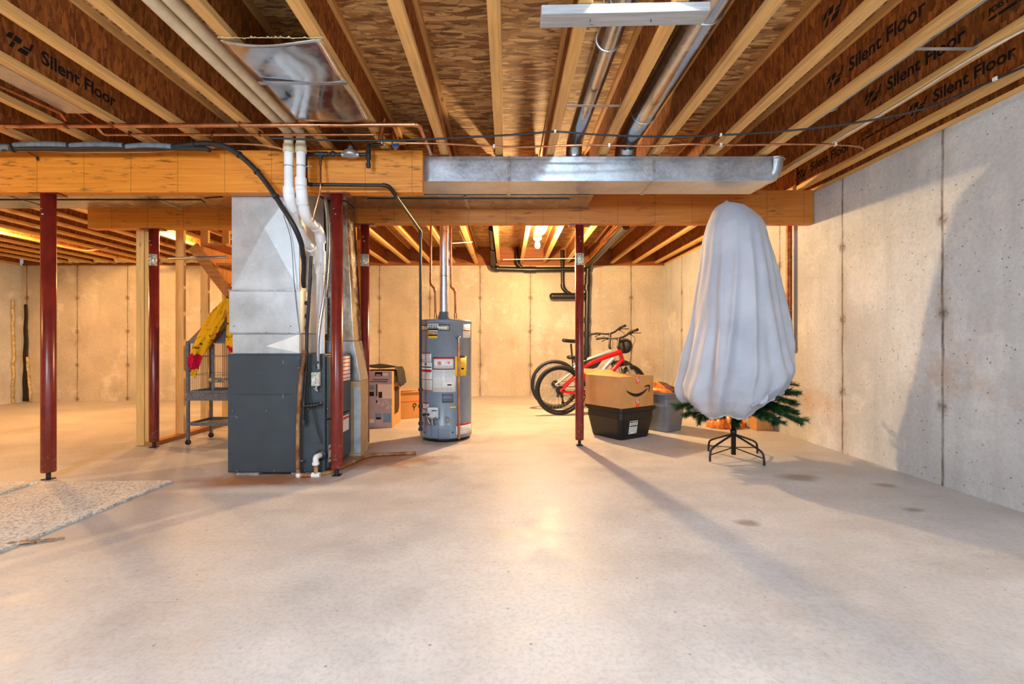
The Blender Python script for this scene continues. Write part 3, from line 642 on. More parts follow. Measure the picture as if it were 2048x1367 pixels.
# soft copper gas/water line crossing right
zs = JZ - .045
mb = MB(); mb.curve([PZ(x, y, zs) for x, y in ((812, 286), (880, 287), (960, 291), (1020, 294), (1100, 292), (1180, 290), (1300, 292), (1380, 288), (1440, 290), (1520, 289), (1580, 288), (1640, 288), (1690, 290), (1722, 294))] + [PZ(1727, 303, JZ + .02)], .0075, 8, 4)
e = []
for x, y in ((988, 293), (1218, 291), (1441, 290), (1670, 289)): p = PZ(x, y, zs); e.append(MB().box(p.x - .007, p.x + .007, p.y - .011, p.y + .011, zs - .0095, zs + .012))
run('copper_line', 'wavy soft copper line clipped under the joists, right of centre', 'pipe', mb, M['copper'], [('white_clip', e, M['white'])])
mb = MB(); zk = JZ - .075
mb.curve([PZ(x, y, zk) for x, y in ((540, 276), (650, 280), (760, 281), (860, 278), (960, 273), (1060, 267), (1110, 263), (1180, 268), (1260, 272), (1340, 273), (1440, 270), (1530, 265), (1600, 259), (1680, 250), (1760, 237), (1830, 222), (1880, 206), (1960, 172), (2060, 128), (2300, 20))], .0062, 7, 4)
e = []
for x, y in ((1110, 263), (1441, 270), (1990, 158)): p = PZ(x, y, zk); e.append(MB().box(p.x - .006, p.x + .006, p.y - .009, p.y + .009, zk - .008, zk + .009))
run('black_cable', 'long black cable slung under the joists across to the right wall', 'cable', mb, M['wire'], [('staple', e, M['white'])])
mb = MB(); xw = 2.345 - .04
mb.curve([PZ(x, y, JZ - .008) for x, y in ((2200, -20), (2048, 60), (1920, 130), (1800, 206), (1660, 288), (1575, 337))], .006, 7, 4)
mb.solo('white_cable', M['wire_w'], 'thin pale cable running along a joist at upper right', 'cable')
# two plastic vent pipes: tan along the bay, white down past the beam
for k, (x, lab) in enumerate(((-1.515, 'left one of two plastic vent pipes, tan above and white past the beam'), (-1.43, 'right one of two plastic vent pipes, bending down to the furnace top'))):
    yv = 3.27; t = thing('vent_pipe', lab, 'pipe', (x, yv, 2.3), None, 'plastic vent pipes of the furnace')
    mb = MB(); mb.pipe([(x, -2.9, 2.40), (x, yv, 2.40), (x, yv, 2.28)], .0315, .075, 16); mb.build('tan_pipe', M['pvc_t'], t)
    mb = MB(); mb.lathe([(.0315, 0), (.038, .002), (.038, .055), (.0315, .057)], (x, yv, 2.255), 18); mb.build('tan_coupling', M['pvc_t'], t)
    mb = MB()
    if k == 0:
        mb.pipe([(x, yv, 2.282), (x, yv, 1.93), P(603, 475, 3.5), P(632, 505, 3.72), P(641, 560, 3.85)], .0305, .07, 16, .9)
        mb.lathe([(.0305, 0), (.037, .002), (.037, .035), (.0305, .037)], (x, yv, 1.96), 18)
    else:
        q = P(639, 480, 3.6)
        mb.pipe([(x, yv, 2.282), (x, yv, 1.99), P(611, 436, 3.36), P(641, 462, 3.6), Vector((q.x, 3.62, 1.55)), Vector((q.x, 3.62, .852))], .0305, .075, 16, .9)
        mb.lathe([(.0305, 0), (.037, .002), (.037, .035), (.0305, .037)], (x, yv, 1.99), 18)
    mb.build('white_pipe', M['pvc'], t)
    e = MB(); e.torus((x, yv, 2.16), .0325, .003, 'Z', 18, 5); k and e.box(x + .03, x + .075, yv, yv + .012, 2.157, 2.163); e.build('strap', M['steel'], t)
# refrigerant line set
zi = 2.345
t = thing('refrigerant_line', 'thick insulated hose lying along the orange beam, then arching down', 'hose', P(0, 297, 3.4))
secs = [(-260, -140, 296), (-130, -10, 298), (0, 22, 297), (30, 137, 291), (142, 249, 292), (254, 345, 293)]
for (xa, xb, y) in secs:
    n = 7; pts = [P(xa + (xb - xa) * j / (n - 1), y - 2.5 * math.sin(PI * j / (n - 1)) + (1 if xb > 300 else 0), 3.32) for j in range(n)]
    rr = [.021 + .0025 * math.sin(PI * j / (n - 1)) for j in range(n)]
    MB().tube(pts, rr, 14).build('grey_sleeve', M['foam'], t)
mb = MB()
mb.curve([P(340, 294, 3.32), P(400, 287, 3.31), P(440, 290, 3.31), P(472, 305, 3.31), P(505, 333, 3.31), P(535, 369, 3.30), P(562, 410, 3.255), P(588, 452, 3.24), P(604, 492, 3.33), P(608, 530, 3.45), P(607, 560, 3.52), P(608, 572, 3.59)], .0185, 12, 5)
mb.build('black_sleeve', M['hose'], t)
mb = MB(); mb.curve([P(-200, 299, 3.32), P(340, 296, 3.32), P(420, 300, 3.32)], .016, 10, 4); mb.build('inner_line', M['hose'], t)
for p, d in ((P(26, 297, 3.32), (1, 0, 0)), (P(139, 292, 3.32), (1, 0, 0)), (P(251, 293, 3.32), (1, 0, 0)), (P(478, 309, 3.31), (.77, 0, -.63)), (P(514, 343, 3.308), (.68, 0, -.73)), (P(552, 393, 3.27), (.56, 0, -.83)), (P(387, 288, 3.31), (1, 0, 0.1))):
    d = Vector(d) * .007; MB().cyl(p - d, p + d, .0242, 12).build('cable_tie', M['wire'], t)
mb = MB(); mb.curve([P(-200, 304, 3.36), P(60, 301, 3.36), P(140, 304, 3.36), P(240, 304, 3.36), P(330, 302, 3.36), P(430, 289, 3.35), P(490, 288, 3.345), P(545, 293, 3.36), P(590, 307, 3.375)], .006, 7, 5)
mb.solo('control_cable', M['wire_t'], 'thin tan cable running beside the insulated hose over the beam', 'cable')
mb = MB(); mb.curve([P(50, 297, 3.42), P(60, 306, 3.43), P(72, 312, 3.44)], .003, 6); e = MB(); e.ball(P(75, 317, 3.435), .014, 10, (.7, .7, 1.2))
run('sensor_wire', 'short dark wire with a small black sensor hanging on the orange beam', 'cable', mb, M['wire'], [('sensor', e, M['black'])])
# black iron gas manifold
yg = 3.375
t = thing('gas_pipe', 'black iron gas pipe with regulator mounted on the orange beam', 'pipe', P(610, 308, yg))
mb = MB(); mb.pipe([P(603, 308, yg), P(734, 309, yg)], .0135, .02, 12)
mb.pipe([P(611, 308, yg), P(612, 369, yg), P(777, 370.5, yg), P(791, 390, 3.44), P(841, 461, 4.50), P(841, 860, 4.52)], .0125, .035, 12, 1.4)
mb.pipe([P(737, 291, yg), P(737, 334, yg)], .0125, .02, 12); mb.pipe([P(764, 288, 3.3), P(737, 291, yg)], .012, .02, 12); mb.build('pipe', M['iron'], t)
e = []
for x in (611, 641): p = P(x, 308, yg); e.append(MB().cyl(p + Vector((-.028, 0, 0)), p + Vector((.028, 0, 0)), .018, 12).cyl(p, p + Vector((0, 0, -.034)), .0175, 12))
p = P(666, 308, yg); e.append(MB().ball(p, .022, 12, (1.1, 1, 1))); p = P(653, 308, yg); e.append(MB().cyl(p - Vector((.008, 0, 0)), p + Vector((.008, 0, 0)), .018, 6))
p = P(737, 309, yg); e.append(MB().cyl(p + Vector((0, 0, .03)), p - Vector((0, 0, .03)), .018, 12)); p = P(737, 331, yg); e.append(MB().cyl(p + Vector((0, 0, .016)), p - Vector((0, 0, .014)), .017, 12))
for y in (779, 812, 846, 858): p = P(841, y, 4.52); e.append(MB().cyl(p + Vector((0, 0, .014)), p - Vector((0, 0, .014)), .021, 12))
p = P(841, 461, 4.5); e.append(MB().cyl(p + Vector((0, 0, -.01)), p - Vector((0, 0, .055)), .018, 12))
for q in e: q.build('fitting', M['iron_fit'], t)
p = P(701, 306, yg); e = MB(); e.lathe([(0, -.024), (.046, -.024), (.05, -.016), (.05, .006), (.044, .014), (.02, .02), (.016, .046), (0, .048)], p, 20); e.cyl(p - Vector((.062, 0, .012)), p + Vector((.062, 0, -.012)), .017, 12); e.build('regulator', M['cast'], t)
p = P(842, 566, 4.52); e = MB(); e.cyl(p + Vector((0, 0, .03)), p - Vector((0, 0, .03)), .0155, 12); e.build('union', M['copper'], t)
# copper tube down from the manifold
mb = MB(); mb.curve([P(641, 320, yg), P(641, 345, yg - .02), P(641, 372, yg - .034), P(637, 395, 3.36), P(629, 425, 3.36), P(626, 445, 3.37)], .0075, 8, 5); e = MB(); e.cyl(P(641, 319.5, yg), P(641, 329, yg - .008), .0125, 8); 
run('copper_tube', 'thin bent copper tube hanging from the gas pipe in front of the beam', 'pipe', mb, M['copper'], [('brass_nut', e, M['brass'])])
# furnace gas drop
yd = 3.468
mb = MB(); mb.pipe([P(623, 512, 3.43), P(618, 600, 3.45), P(614, 660, yd), P(613, 720, yd), P(607, 812, yd), P(606, 842, yd)], .0125, .05, 12); mb.pipe([P(607, 812, yd), P(638, 808, yd), P(640, 806, 3.515)], .0125, .02, 12, 1.2)
e = []
for y in (806, 844): p = P(607, y, yd); e.append(MB().cyl(p + Vector((0, 0, .02)), p - Vector((0, 0, .02)), .018, 12))
p = P(613, 705, yd); e.append(MB().cyl(p + Vector((0, 0, .012)), p - Vector((0, 0, .02)), .018, 8))
for x in (618, 624, 630): p = P(x, 810, yd); e.append(MB().cyl(p - Vector((.006, 0, 0)), p + Vector((.006, 0, 0)), .016, 10))
run('gas_drop', 'black iron gas drop with capped tee in front of the furnace', 'pipe', mb, M['iron'], [('fitting', e, M['iron_fit'])])
# condensate tube and floor drain pipe
q = fz(-1.5)
mb = MB(); mb.curve([P(609, 700, 3.425), P(607, 722, 3.425), P(602, 750, 3.425), P(599, 790, 3.43), P(596, 850, 3.46), P(595, 900, 3.46), P(596, 935, 3.46)], .0135, 10, 5)
e = MB(); 
for y in (735, 922): p = P(599 if y < 800 else 596, y, 3.46); e.torus(p, .015, .003, 'Z', 14, 5); e.box(p.x, p.x + .03, p.y + .01, p.y + .045, p.z - .003, p.z + .003)
run('condensate_tube', 'rust stained condensate tube running down the furnace front', 'tube', mb, M['rustpipe'], [('tube_clamp', e, M['steel'])])
zf = q + .016
mb = MB(); mb.pipe([P(596, 937, 3.46), (P(597, 0, 3.46).x, 3.46, zf), (P(632, 0, 3.465).x, 3.465, zf), (-1.32, 3.55, zf), (-1.22, 3.98, zf + .002), (P(745, 0, 4.05).x, 4.05, zf + .008), (P(832, 0, 4.1).x, 4.1, zf + .012)], .0145, .03, 10)
p = Vector((P(597, 0, 3.46).x, 3.46, zf)); e = [MB().ball(p, .022, 10)]; p = Vector((P(632, 0, 3.465).x, 3.465, zf)); e.append(MB().cyl(p - Vector((.03, 0, 0)), p + Vector((.03, 0, 0)), .02, 12))
e2 = MB(); a = P(632, 925, fy0 - .05); e2.tube([(a.x, fy0 - .055, .033), (a.x + .004, fy0 - .055, zf)], .016, 10)
run('drain_pipe', 'stained drain pipe lying on the floor round the bright red post', 'pipe', mb, M['rustpipe'], [('white_fitting', e, M['pvc']), ('riser', e2, M['rustpipe'])])
# flexible metal conduit
mb = MB(); c = crom([P(650, 392, 3.62), P(655, 440, 3.62), P(656, 500, 3.6), P(651, 575, 3.52), P(641, 640, 3.48), P(636, 690, 3.47), P(637, 738, 3.49)], 22); mb.tube(c, [.0115 + .0016 * (k % 2) for k in range(len(c))], 10)
e = MB(); p = P(636, 728, 3.49); e.cyl(p, p + Vector((0, 0, -.03)), .014, 10); p = P(636, 725, 3.48); e.box(p.x - .03, p.x + .01, p.y - .016, p.y + .03, p.z - .006, p.z + .01)
run('metal_conduit', 'flexible grey metal conduit dropping to the furnace switch box', 'conduit', mb, M['steel'], [('black_strap', e, M['wire'])])
mb = MB(); mb.curve([P(620, 735, 3.495), P(619, 770, 3.5), P(621, 800, 3.5), P(632, 850, 3.49), P(640, 878, 3.495)], .0028, 6, 5); mb.curve([P(628, 815, 3.5), P(634, 850, 3.49), P(642, 882, 3.495)], .0025, 6, 5); mb.curve([P(640, 878, 3.495), P(643, 884, 3.49), P(639, 886, 3.49)], .004, 6, 4)
mb.solo('thin_wire', M['wire'], 'thin black wires dangling on the furnace front', 'wire')
# thin black rod under the trunk duct
for (xa, xb, y, lab) in ((-260, 402, 399, 'thin dark pipe under the trunk duct at left'), (735, 1140, 396.5, 'thin dark pipe under the trunk duct right of the bright red post')):
    mb = MB(); mb.tube([P(xa, y, 3.97), P(xb, y, 3.97)], .0075, 8); 
    if xb < 600: mb.tube([P(xb, y, 3.97), P(xb + 8, y + 6, 3.97)], .005, 6); mb.tube([P(xb + 8, y - 3, 3.97), P(445, 393, 3.93)], .006, 6)
    mb.solo('hanging_pipe', M['iron'], lab, 'pipe')
# ------------------------------------------------------------------ water heater
hx, hy, hr = (892 - CX) / F * 4.86, 4.86, .262
hz = fz(hx)
t = thing('water_heater', 'grey cylindrical gas water heater standing in the middle of the basement', 'water heater', (hx, hy, hz))
H0 = hz + .035
MB().lathe([(0, H0), (hr, H0), (hr + .004, H0 + .01), (hr + .004, H0 + .03), (hr, H0 + .035), (hr, 1.13), (hr + .005, 1.132), (hr + .005, 1.152), (hr - .01, 1.165), (.1, 1.172), (0, 1.173)], (hx, hy, 0), 56).build('tank', M['tank'], t)
MB().lathe([(0, 0), (hr - .03, 0), (hr - .03, .034), (0, .034)], (hx, hy, hz + .001), 40).build('base_ring', M['black'], t)
def ang(x):  # pixel column to the angle on the tank front
    return math.asin(max(-.985, min(.985, ((x - 892) / F * 4.78) / hr)))
def lab(name, x0, x1, y0, y1, mat, par=None, k=0, n=10):
    D = hy - hr * math.cos((ang(x0) + ang(x1)) / 2)
    z0, z1 = EYE + (CY - y1) / F * D, EYE + (CY - y0) / F * D
    return MB().patch((hx, hy, 0), hr + .0008 + .0011 * k, ang(x0), ang(x1), z0, z1, .001, n).build(name, M[mat], par or t)
def lines(par, x0, x1, ys, mat='greyprint', k=1, h=1.0, gap=.12):
    mb = MB()
    for y in ys:
        D = hy - hr; z = EYE + (CY - y) / F * D; x = x0
        while x < x1 - 1:
            w = min(x1 - x, RN.uniform(2, 6)); mb.patch((hx, hy, 0), hr + .0008 + .0011 * k, ang(x), ang(x + w), z, z + h * .0045, .0006, 2); x += w + RN.uniform(.4, 1.2)
    mb.build('print', M[mat], par)
a = lab('brand_plate', 845, 906, 649, 661, 'black'); lab('plate_field', 846, 905, 650.5, 659.5, 'sticker', a, 1); lab('plate_centre', 862, 884, 650, 661, 'black', a, 2)
b = lab('centre_badge', 862, 884, 647, 656, 'white', a, 3); lines(b, 864, 882, (651, 654.5), 'ink', 4, 2.0); lab('badge_strip', 863, 883, 660, 662, 'white', a, 3)
a = lab('efficiency_sticker', 863, 882, 664, 676, 'yellow'); lab('sticker_flame', 865, 874, 666, 669, 'orange', a, 1, 4); lab('sticker_band', 863, 882, 669, 671.5, 'ink', a, 1, 4); lab('sticker_blue', 875, 881, 665, 669, 'bluep', a, 1, 4)
a = lab('warning_label', 844, 869.5, 705, 723, 'white'); lab('red_band', 844, 869, 705, 707, 'red', a, 1); lines(a, 852, 867, (710, 712.5, 715, 717.5, 720), 'greyprint', 1); lab('red_symbol', 846, 849, 711, 714, 'red', a, 2, 3); lab('red_symbol', 846, 850, 717, 720.5, 'red', a, 2, 3)
a = lab('warning_label', 844, 871, 724, 781, 'white'); lab('black_band', 844, 870, 732.5, 734.5, 'ink', a, 1); lab('red_band', 844, 870, 738, 743, 'red', a, 1); lab('red_line', 844, 871, 757, 758.2, 'red', a, 1); lab('red_line', 844, 871, 779, 780.6, 'red', a, 1); lines(a, 848, 868, [745 + k * 2.4 for k in range(5)] + [761 + k * 2.6 for k in range(7)], 'greyprint', 1); lab('ink_mark', 856, 859, 726, 730, 'ink', a, 1, 3)
a = lab('danger_label', 873, 914, 714, 738.5, 'black'); lab('label_field', 874.2, 912.8, 717.5, 737, 'white', a, 1); lab('red_band', 874, 913, 714.6, 717.4, 'red', a, 1)
mb = MB(); th = ang(886); R_ = hr + .003; zz = EYE + (CY - 726) / F * (hy - hr)
for k in range(16):
    b0, b1 = 2 * PI * k / 16, 2 * PI * (k + 1) / 16
    for (ra, rb, s) in ((.013, .02, 1), (0, .009, 1)):
        q = lambda r, b: Vector((hx + R_ * math.sin(th + r * math.cos(b) / hr), hy - R_ * math.cos(th + r * math.cos(b) / hr), zz + r * math.sin(b)))
        mb.add([q(ra, b0), q(rb, b0), q(rb, b1), q(ra, b1)], [(0, 1, 2, 3)])
mb.build('red_symbol', M['red'], a, solid=.0006)
mb = MB(); th = ang(901)
q = lambda x, z: Vector((hx + R_ * math.sin(th + x / hr), hy - R_ * math.cos(th + x / hr), zz + z))
mb.add([q(-.03, -.012), q(.024, -.012), q(.02, .002), q(.026, .016), q(.006, .004), q(-.008, .008)], [(0, 1, 2, 5), (2, 3, 4, 5)]); mb.build('red_flame', M['red'], a, solid=.0006)
lines(a, 876, 911, (732, 735), 'greyprint', 2)
a = lab('instruction_sheet', 871.5, 917, 739, 783.5, 'white'); lines(a, 875, 893, [742 + k * 2.2 for k in range(14)], 'greyprint', 1, .8); lines(a, 896, 913, [742 + k * 2.2 for k in range(11)], 'greyprint', 1, .8); lines(a, 876, 912, [775, 777.5, 780], 'greyprint', 1, .8); lab('ink_mark', 901, 909, 768, 770.5, 'ink', a, 1, 3)
a = lab('energy_guide', 915.5, 935.5, 712, 751, 'yellow'); lines(a, 924, 934, (714, 715.5), 'ink', 1, 2.2); lines(a, 924, 934, (726, 733), 'greyprint', 1); lab('ink_mark', 926.5, 931, 735, 738.5, 'ink', a, 1, 3)
a = lab('side_label', 930, 942, 647.5, 675, 'white'); lab('red_band', 930, 941.5, 659, 662, 'red', a, 1); lines(a, 931, 941, (650, 653, 656, 665, 668, 671), 'greyprint', 1)
a = lab('bottom_label', 917.5, 943, 845, 869, 'white'); lab('red_band', 917.5, 943, 845, 849, 'red', a, 1); lines(a, 923, 941, (853, 856.5, 860, 863.5), 'greyprint', 1)
a = lab('small_label', 851, 864, 804, 827, 'white'); lab('red_band', 851, 864, 804, 806.5, 'red', a, 1); lab('red_line', 851, 864, 816.5, 818.5, 'red', a, 1); lines(a, 852.5, 863, (809, 812, 821, 824), 'greyprint', 1)
a = lab('stamped_plate', 891, 912, 787, 805, 'tank_d'); lines(a, 893, 910, (790, 793, 797, 801), 'tank', 1)
lab('yellow_mark', 906, 917, 812.5, 815.5, 'yellow')
def hp(x, y, out=0.0):
    th = ang(x); return Vector((hx + (hr + out) * math.sin(th), hy - (hr + out) * math.cos(th), EYE + (CY - y) / F * (hy - hr * math.cos(th))))
g = hp(876, 824, .035)
gv = MB().box(g.x - .062, g.x + .062, g.y - .03, g.y + .04, g.z - .06, g.z + .06).build('gas_control', M['cast'], t, bev=.02)
mb = MB(); mb.lathe([(0, 0), (.012, 0), (.012, .008), (0, .009)], (g.x - .038, g.y - .031, g.z - .012), 14, ax=Matrix.Rotation(PI / 2, 3, 'X')); mb.box(g.x - .008, g.x + .04, g.y - .032, g.y - .0305, g.z + .02, g.z + .03)
for dx in (-.035, .03): mb.box(g.x + dx - .008, g.x + dx + .008, g.y - .034, g.y - .03, g.z - .05, g.z - .038)
mb.build('control_knob', M['black'], gv)
mb = MB(); mb.cyl((g.x - .062, g.y, g.z - .012), (P(846, 0, 4.52).x, 4.53, g.z - .012), .012, 10); mb.build('gas_inlet', M['iron'], t)
mb = MB(); mb.tube([(g.x - .01, g.y + .005, g.z - .06), (g.x - .006, g.y + .005, g.z - .12)], .012, 8); mb.tube([(g.x + .022, g.y, g.z - .06), (g.x + .026, g.y, g.z - .09), (g.x + .034, g.y + .01, g.z - .125)], .005, 8); mb.tube([(g.x - .05, g.y, g.z - .065), (g.x - .03, g.y, g.z - .11)], .01, 8); mb.build('burner_tube', M['steel'], t)
a0, a1 = ang(857), ang(905); D = hy - hr; z0, z1 = EYE + (CY - 874) / F * D, EYE + (CY - 851) / F * D
mb = MB(); mb.patch((hx, hy, 0), hr + .001, a0, a1, z0, z1, .012, 14); mb.patch((hx, hy, 0), hr + .013, ang(873.5), ang(884), z0 - .004, z1 + .006, .016, 6); mb.build('burner_door', M['tank'], t, bev=.003)
mb = MB(); p = hp(901, 838, .0); n_ = Vector((math.sin(ang(901)), -math.cos(ang(901)), 0)); mb.cyl(p, p + n_ * .03, .026, 16); mb.build('drain_boss', M['tank'], t); mb = MB(); mb.cyl(p + n_ * .0305, p + n_ * .044, .014, 12); mb.build('drain_valve', M['brass'], t)
mb = MB()
for x in (854, 911): p = hp(x, 864); mb.ball(p, .008, 8)
mb.build('bolt', M['black'], t)
p = hp(918.5, 676, .0); n_ = Vector((math.sin(ang(918.5)), -math.cos(ang(918.5)), 0)); q = p + n_ * .05
mb = MB(); mb.cyl(p, q, .016, 10); mb.ball(q, .021, 10); mb.cyl(q, q - Vector((0, 0, .04)), .018, 10); rv = mb.build('relief_valve', M['steel'], t)
mb = MB(); mb.tube([q - Vector((0, 0, .035)), Vector((q.x, q.y, hz + .04))], .0125, 12); mb.build('discharge_tube', M['copper'], t)
mb = MB(); vx = (888 - CX) / F * 4.86; mb.lathe([(.07, 1.178), (.064, 1.2), (.05, 1.235), (.05, 1.25)], (vx, hy, 0), 24)
for k in range(4): mb.box(vx + .058 * math.cos(k * PI / 2 + .6) - .006, vx + .058 * math.cos(k * PI / 2 + .6) + .006, hy + .058 * math.sin(k * PI / 2 + .6) - .006, hy + .058 * math.sin(k * PI / 2 + .6) + .006, 1.165, 1.2)
mb.build('draft_hood', M['tank_d'], t)
t = thing('flue_pipe', 'galvanised flue pipe rising from the water heater to the joists', 'pipe', (vx, hy, 1.252))
MB().cyl((vx, hy, 1.252), (vx, hy, 2.6), .044, 22).build('pipe', M['galv'], t)
mb = MB()
for z in (1.62, 2.08): mb.torus((vx, hy, z), .0445, .004, 'Z', 22, 6)
mb.build('joint_ring', M['steel'], t)
for (pts, mat, lb) in (([(862, 440), (861, 568), (870, 577), (871, 640)], 'copper_d', 'copper hot water pipe left of the flue above the water heater'), ([(901, 440), (902, 574), (910, 580), (911, 640)], 'copper_d', 'dark cold water pipe right of the flue above the water heater')):
    mb = MB(); mb.pipe([P(x, y, 4.86) for x, y in pts[:-1]] + [Vector((P(pts[-1][0], 0, 4.86).x, 4.86, 1.18))], .0105, .03, 10, 1.2)
    e = MB(); p = P(pts[-1][0], 632, 4.86); e.cyl(p + Vector((0, 0, .03)), Vector((p.x, p.y, 1.182)), .016, 8); p = P(pts[1][0], pts[1][1] - 60, 4.86)
    run('water_pipe', lb, 'pipe', mb, M[mat], [('brass_nut', e, M['brass'])])

# ------------------------------------------------------------------ back wall plumbing
yb = YB - .12
mb = MB(); mb.pipe([P(983, 456, 6.9), P(987, 500, 7.9), P(986, 537, yb), P(1060, 539, yb), P(1166, 538, yb)], .045, .09, 14, .8); mb.pipe([P(1033, 495, yb), P(1034, 527, yb), P(1046, 537, yb)], .032, .05, 12, .8)
mb.pipe([P(1124, 500, yb), P(1125, 575, yb), P(1142, 590, yb), P(1160, 592, yb)], .03, .05, 12, .8)
t = thing('drain_stack', 'black plastic drain pipes along the top of the back wall', 'pipe', P(1060, 539, yb)); mb.build('branch', M['abs'], t)
mb = MB(); mb.cyl(P(1105, 592, yb - .02), P(1170, 592, yb - .02), .06, 16); mb.ball(P(1105, 592, yb - .02), .06, 12); mb.build('cleanout', M['abs'], t)
mb = MB(); mb.pipe([P(1252, 452, 5.5), P(1176, 531, yb + .02), P(1175, 560, yb + .02), P(1173, 700, yb + .02), Vector((P(1173, 0, yb).x, yb + .02, fz(1.4) + .003))], .045, .08, 14, .8)
for y in (575, 640, 668): p = P(1173.5, y, yb + .02); mb.cyl(p + Vector((0, 0, .05)), p - Vector((0, 0, .05)), .058, 14)
mb.build('stack', M['abs'], t)
xw = XR - .05
p0 = Vector((xw, 4.66, 2.3)); zb = EYE - 12 / F * 4.66
mb = MB(); mb.pipe([p0, Vector((xw, 4.66, zb)), Vector((XR - .004, 4.66, zb)) + Vector((0, .0, 0))], .026, .03, 14, .7)
e = MB(); 
for z in (1.75, 1.25): e.torus((xw, 4.66, z), .027, .004, 'Z', 16, 6)
run('wall_pipe', 'brown metal pipe running down the right wall beside the covered tree', 'pipe', mb, M['copper_d'], [('pipe_band', e, M['steel'])])
# ------------------------------------------------------------------ ceiling bulb and things around it
bp = P(1075, 489, 6.0)
t = thing('ceiling_bulb', 'bare glowing bulb in a ceiling holder above the back of the room', 'light', bp)
MB().lathe([(0, -.045), (.02, -.042), (.032, -.022), (.034, -.004), (.028, .02), (.016, .045), (.014, .06), (0, .06)], bp, 20).build('bulb', M['bulb'], t)
MB().lathe([(.02, .05), (.03, .055), (.05, .07), (.055, .085), (.055, .1), (0, .1)], bp, 20).build('lamp_holder', M['white'], t)
MB().box(bp.x - .05, bp.x + .05, bp.y - .05, bp.y + .05, bp.z + .1005, JZ - .002).build('ceiling_box', M['steel'], t)
a, b_ = P(1094, 460, 5.3), P(1068, 462, 6.35)
mb = MB(); mb.tube([(.475, 5.0, 2.52), (.475, 6.6, 2.52)], .085, 18); e = [MB().torus((.475, 5.05 + k * .13, 2.52), .086, .003, 'Y', 18, 5) for k in range(12)]
run('insulated_duct', 'white jacketed round duct beside the ceiling bulb', 'duct', mb, M['lightduct'], [('hoop', e, M['steel'])])
mb = MB(); mb.lathe([(0, 0), (.05, 0), (.055, .12), (.06, .125), (0, .125)], (P(1042, 0, 5.6).x, 5.6, JZ + .12), 16); e = MB(); e.box(P(1015, 0, 5.6).x, P(1052, 0, 5.6).x, 5.55, 5.66, JZ + .105, JZ + .119)
run('white_canister', 'small white canister on a slat between joists near the bulb', 'canister', mb, M['white'], [('slat', e, M['stud'])])
for (xa, ya, xb, yb_, lb) in ((918, 460, 948, 530, 'thin copper tube slanting along joists behind the flue'),):
    mb = MB(); mb.tube([PZ(xa, ya, 2.36), PZ(xb, yb_ - 8, 2.34)], .008, 7); mb.solo('copper_tube', M['copper'], lb, 'pipe')
mb = MB(); mb.tube([(P(905, 0, 6.6).x, 6.6, 2.325), (P(945, 0, 6.6).x, 6.6, 2.345)], .007, 7); mb.tube([(P(1006, 0, 7.9).x, 7.9, 2.325), (P(1150, 0, 7.9).x, 7.9, 2.345)], .007, 7)
mb.solo('white_tube', M['pvc'], 'thin pale tubes crossing under the joists near the back wall', 'pipe')
for k, (xa, xb, lb) in enumerate(((1217, 1190, 'left of three copper pipes under the joists above the bicycles'), (1230, 1200, 'middle of three copper pipes under the joists above the bicycles'), (1243, 1208, 'right of three copper pipes under the joists above the bicycles'))):
    mb = MB(); mb.tube([PZ(xa, 450, 2.405), PZ(xb, 484, 2.405)], .011, 8); mb.solo('copper_pipe', M['copper'], lb, 'pipe', 'copper pipes above the bicycles')
mb = MB(); mb.curve([PZ(112, 490, 2.36), PZ(140, 496, 2.34), PZ(175, 501, 2.33), PZ(215, 495, 2.36)], .012, 7, 5); mb.solo('hanging_cable', M['wire_t'], 'tan cable sagging under the joists at far left', 'cable')

# ------------------------------------------------------------------ stud wall, stairs, partition
sx = -3.5
t = thing('stud_wall', 'open wall frame of pale wooden studs on the left', 'stud wall', (sx, 5, fz(sx)))
zb = fz(sx) + .002
MB().box(sx - .045, sx + .045, 4.63, 7.0, zb, zb + .038).build('bottom_plate', M['plank'], t, bev=.003)
for k, y in enumerate((4.632, 5.03, 5.44, 5.85, 6.25, 6.65)):
    MB().box(sx - .044 - (.02 if k == 0 else 0), sx + .044, y, y + .038, zb + .0385, 2.33).build('stud', M['stud'], t, bev=.003)
MB().box(sx - .06, sx + .05, 4.625, 6.9, 2.3305, 2.3645).build('top_plate', M['stud'], t)
MB().box(sx - .15, sx - .072, 4.63, 4.668, zb, 2.36).solo('wooden_stud', M['stud'], 'light wooden stud directly left of a dark red post', 'stud', bev=.003)
t = thing('staircase', 'underside of the wooden stairs behind the silver plenum', 'stairs', (-2.6, 5.2, 0))
ys = 5.06; a, b_ = P(372, 494, ys), P(446, 590, ys); d = (b_ - a).normalized()
e0 = a + d * .04; e1 = a + d * 2.45
for k, y in enumerate((ys, ys + .95)):
    MB().bar(e0 + Vector((.055, y - ys, .04)), e1 + Vector((.055, y - ys, .04)), .04, .11).build('stringer', M['plank'], t, bev=.003)
for k in range(7):
    p = a + d * (.1 + k * .27)
    MB().box(p.x + .08, p.x + .36, ys + .021, ys + .929, p.z + .1, p.z + .128).build('tread', M['plank'], t, bev=.003)
    MB().box(p.x + .09, p.x + .108, ys + .021, ys + .929, p.z - .08, p.z + .099).build('riser', M['panel'], t)
t = thing('board_partition', 'tall orange wooden boards between the furnace and the red posts', 'partition', (-1.65, 5.1, .8))
for k, (xa, xb) in enumerate(((684, 703), (703.6, 710), (710.6, 722))):
    MB().box(P(xa, 0, 5).x, P(xb, 0, 5).x, 5.0 + .02 * (k != 1), 5.06, .79 + .005 * k, 2.35 - (.0 if k == 1 else .32)).build('board', M['panel'], t, bev=.004)
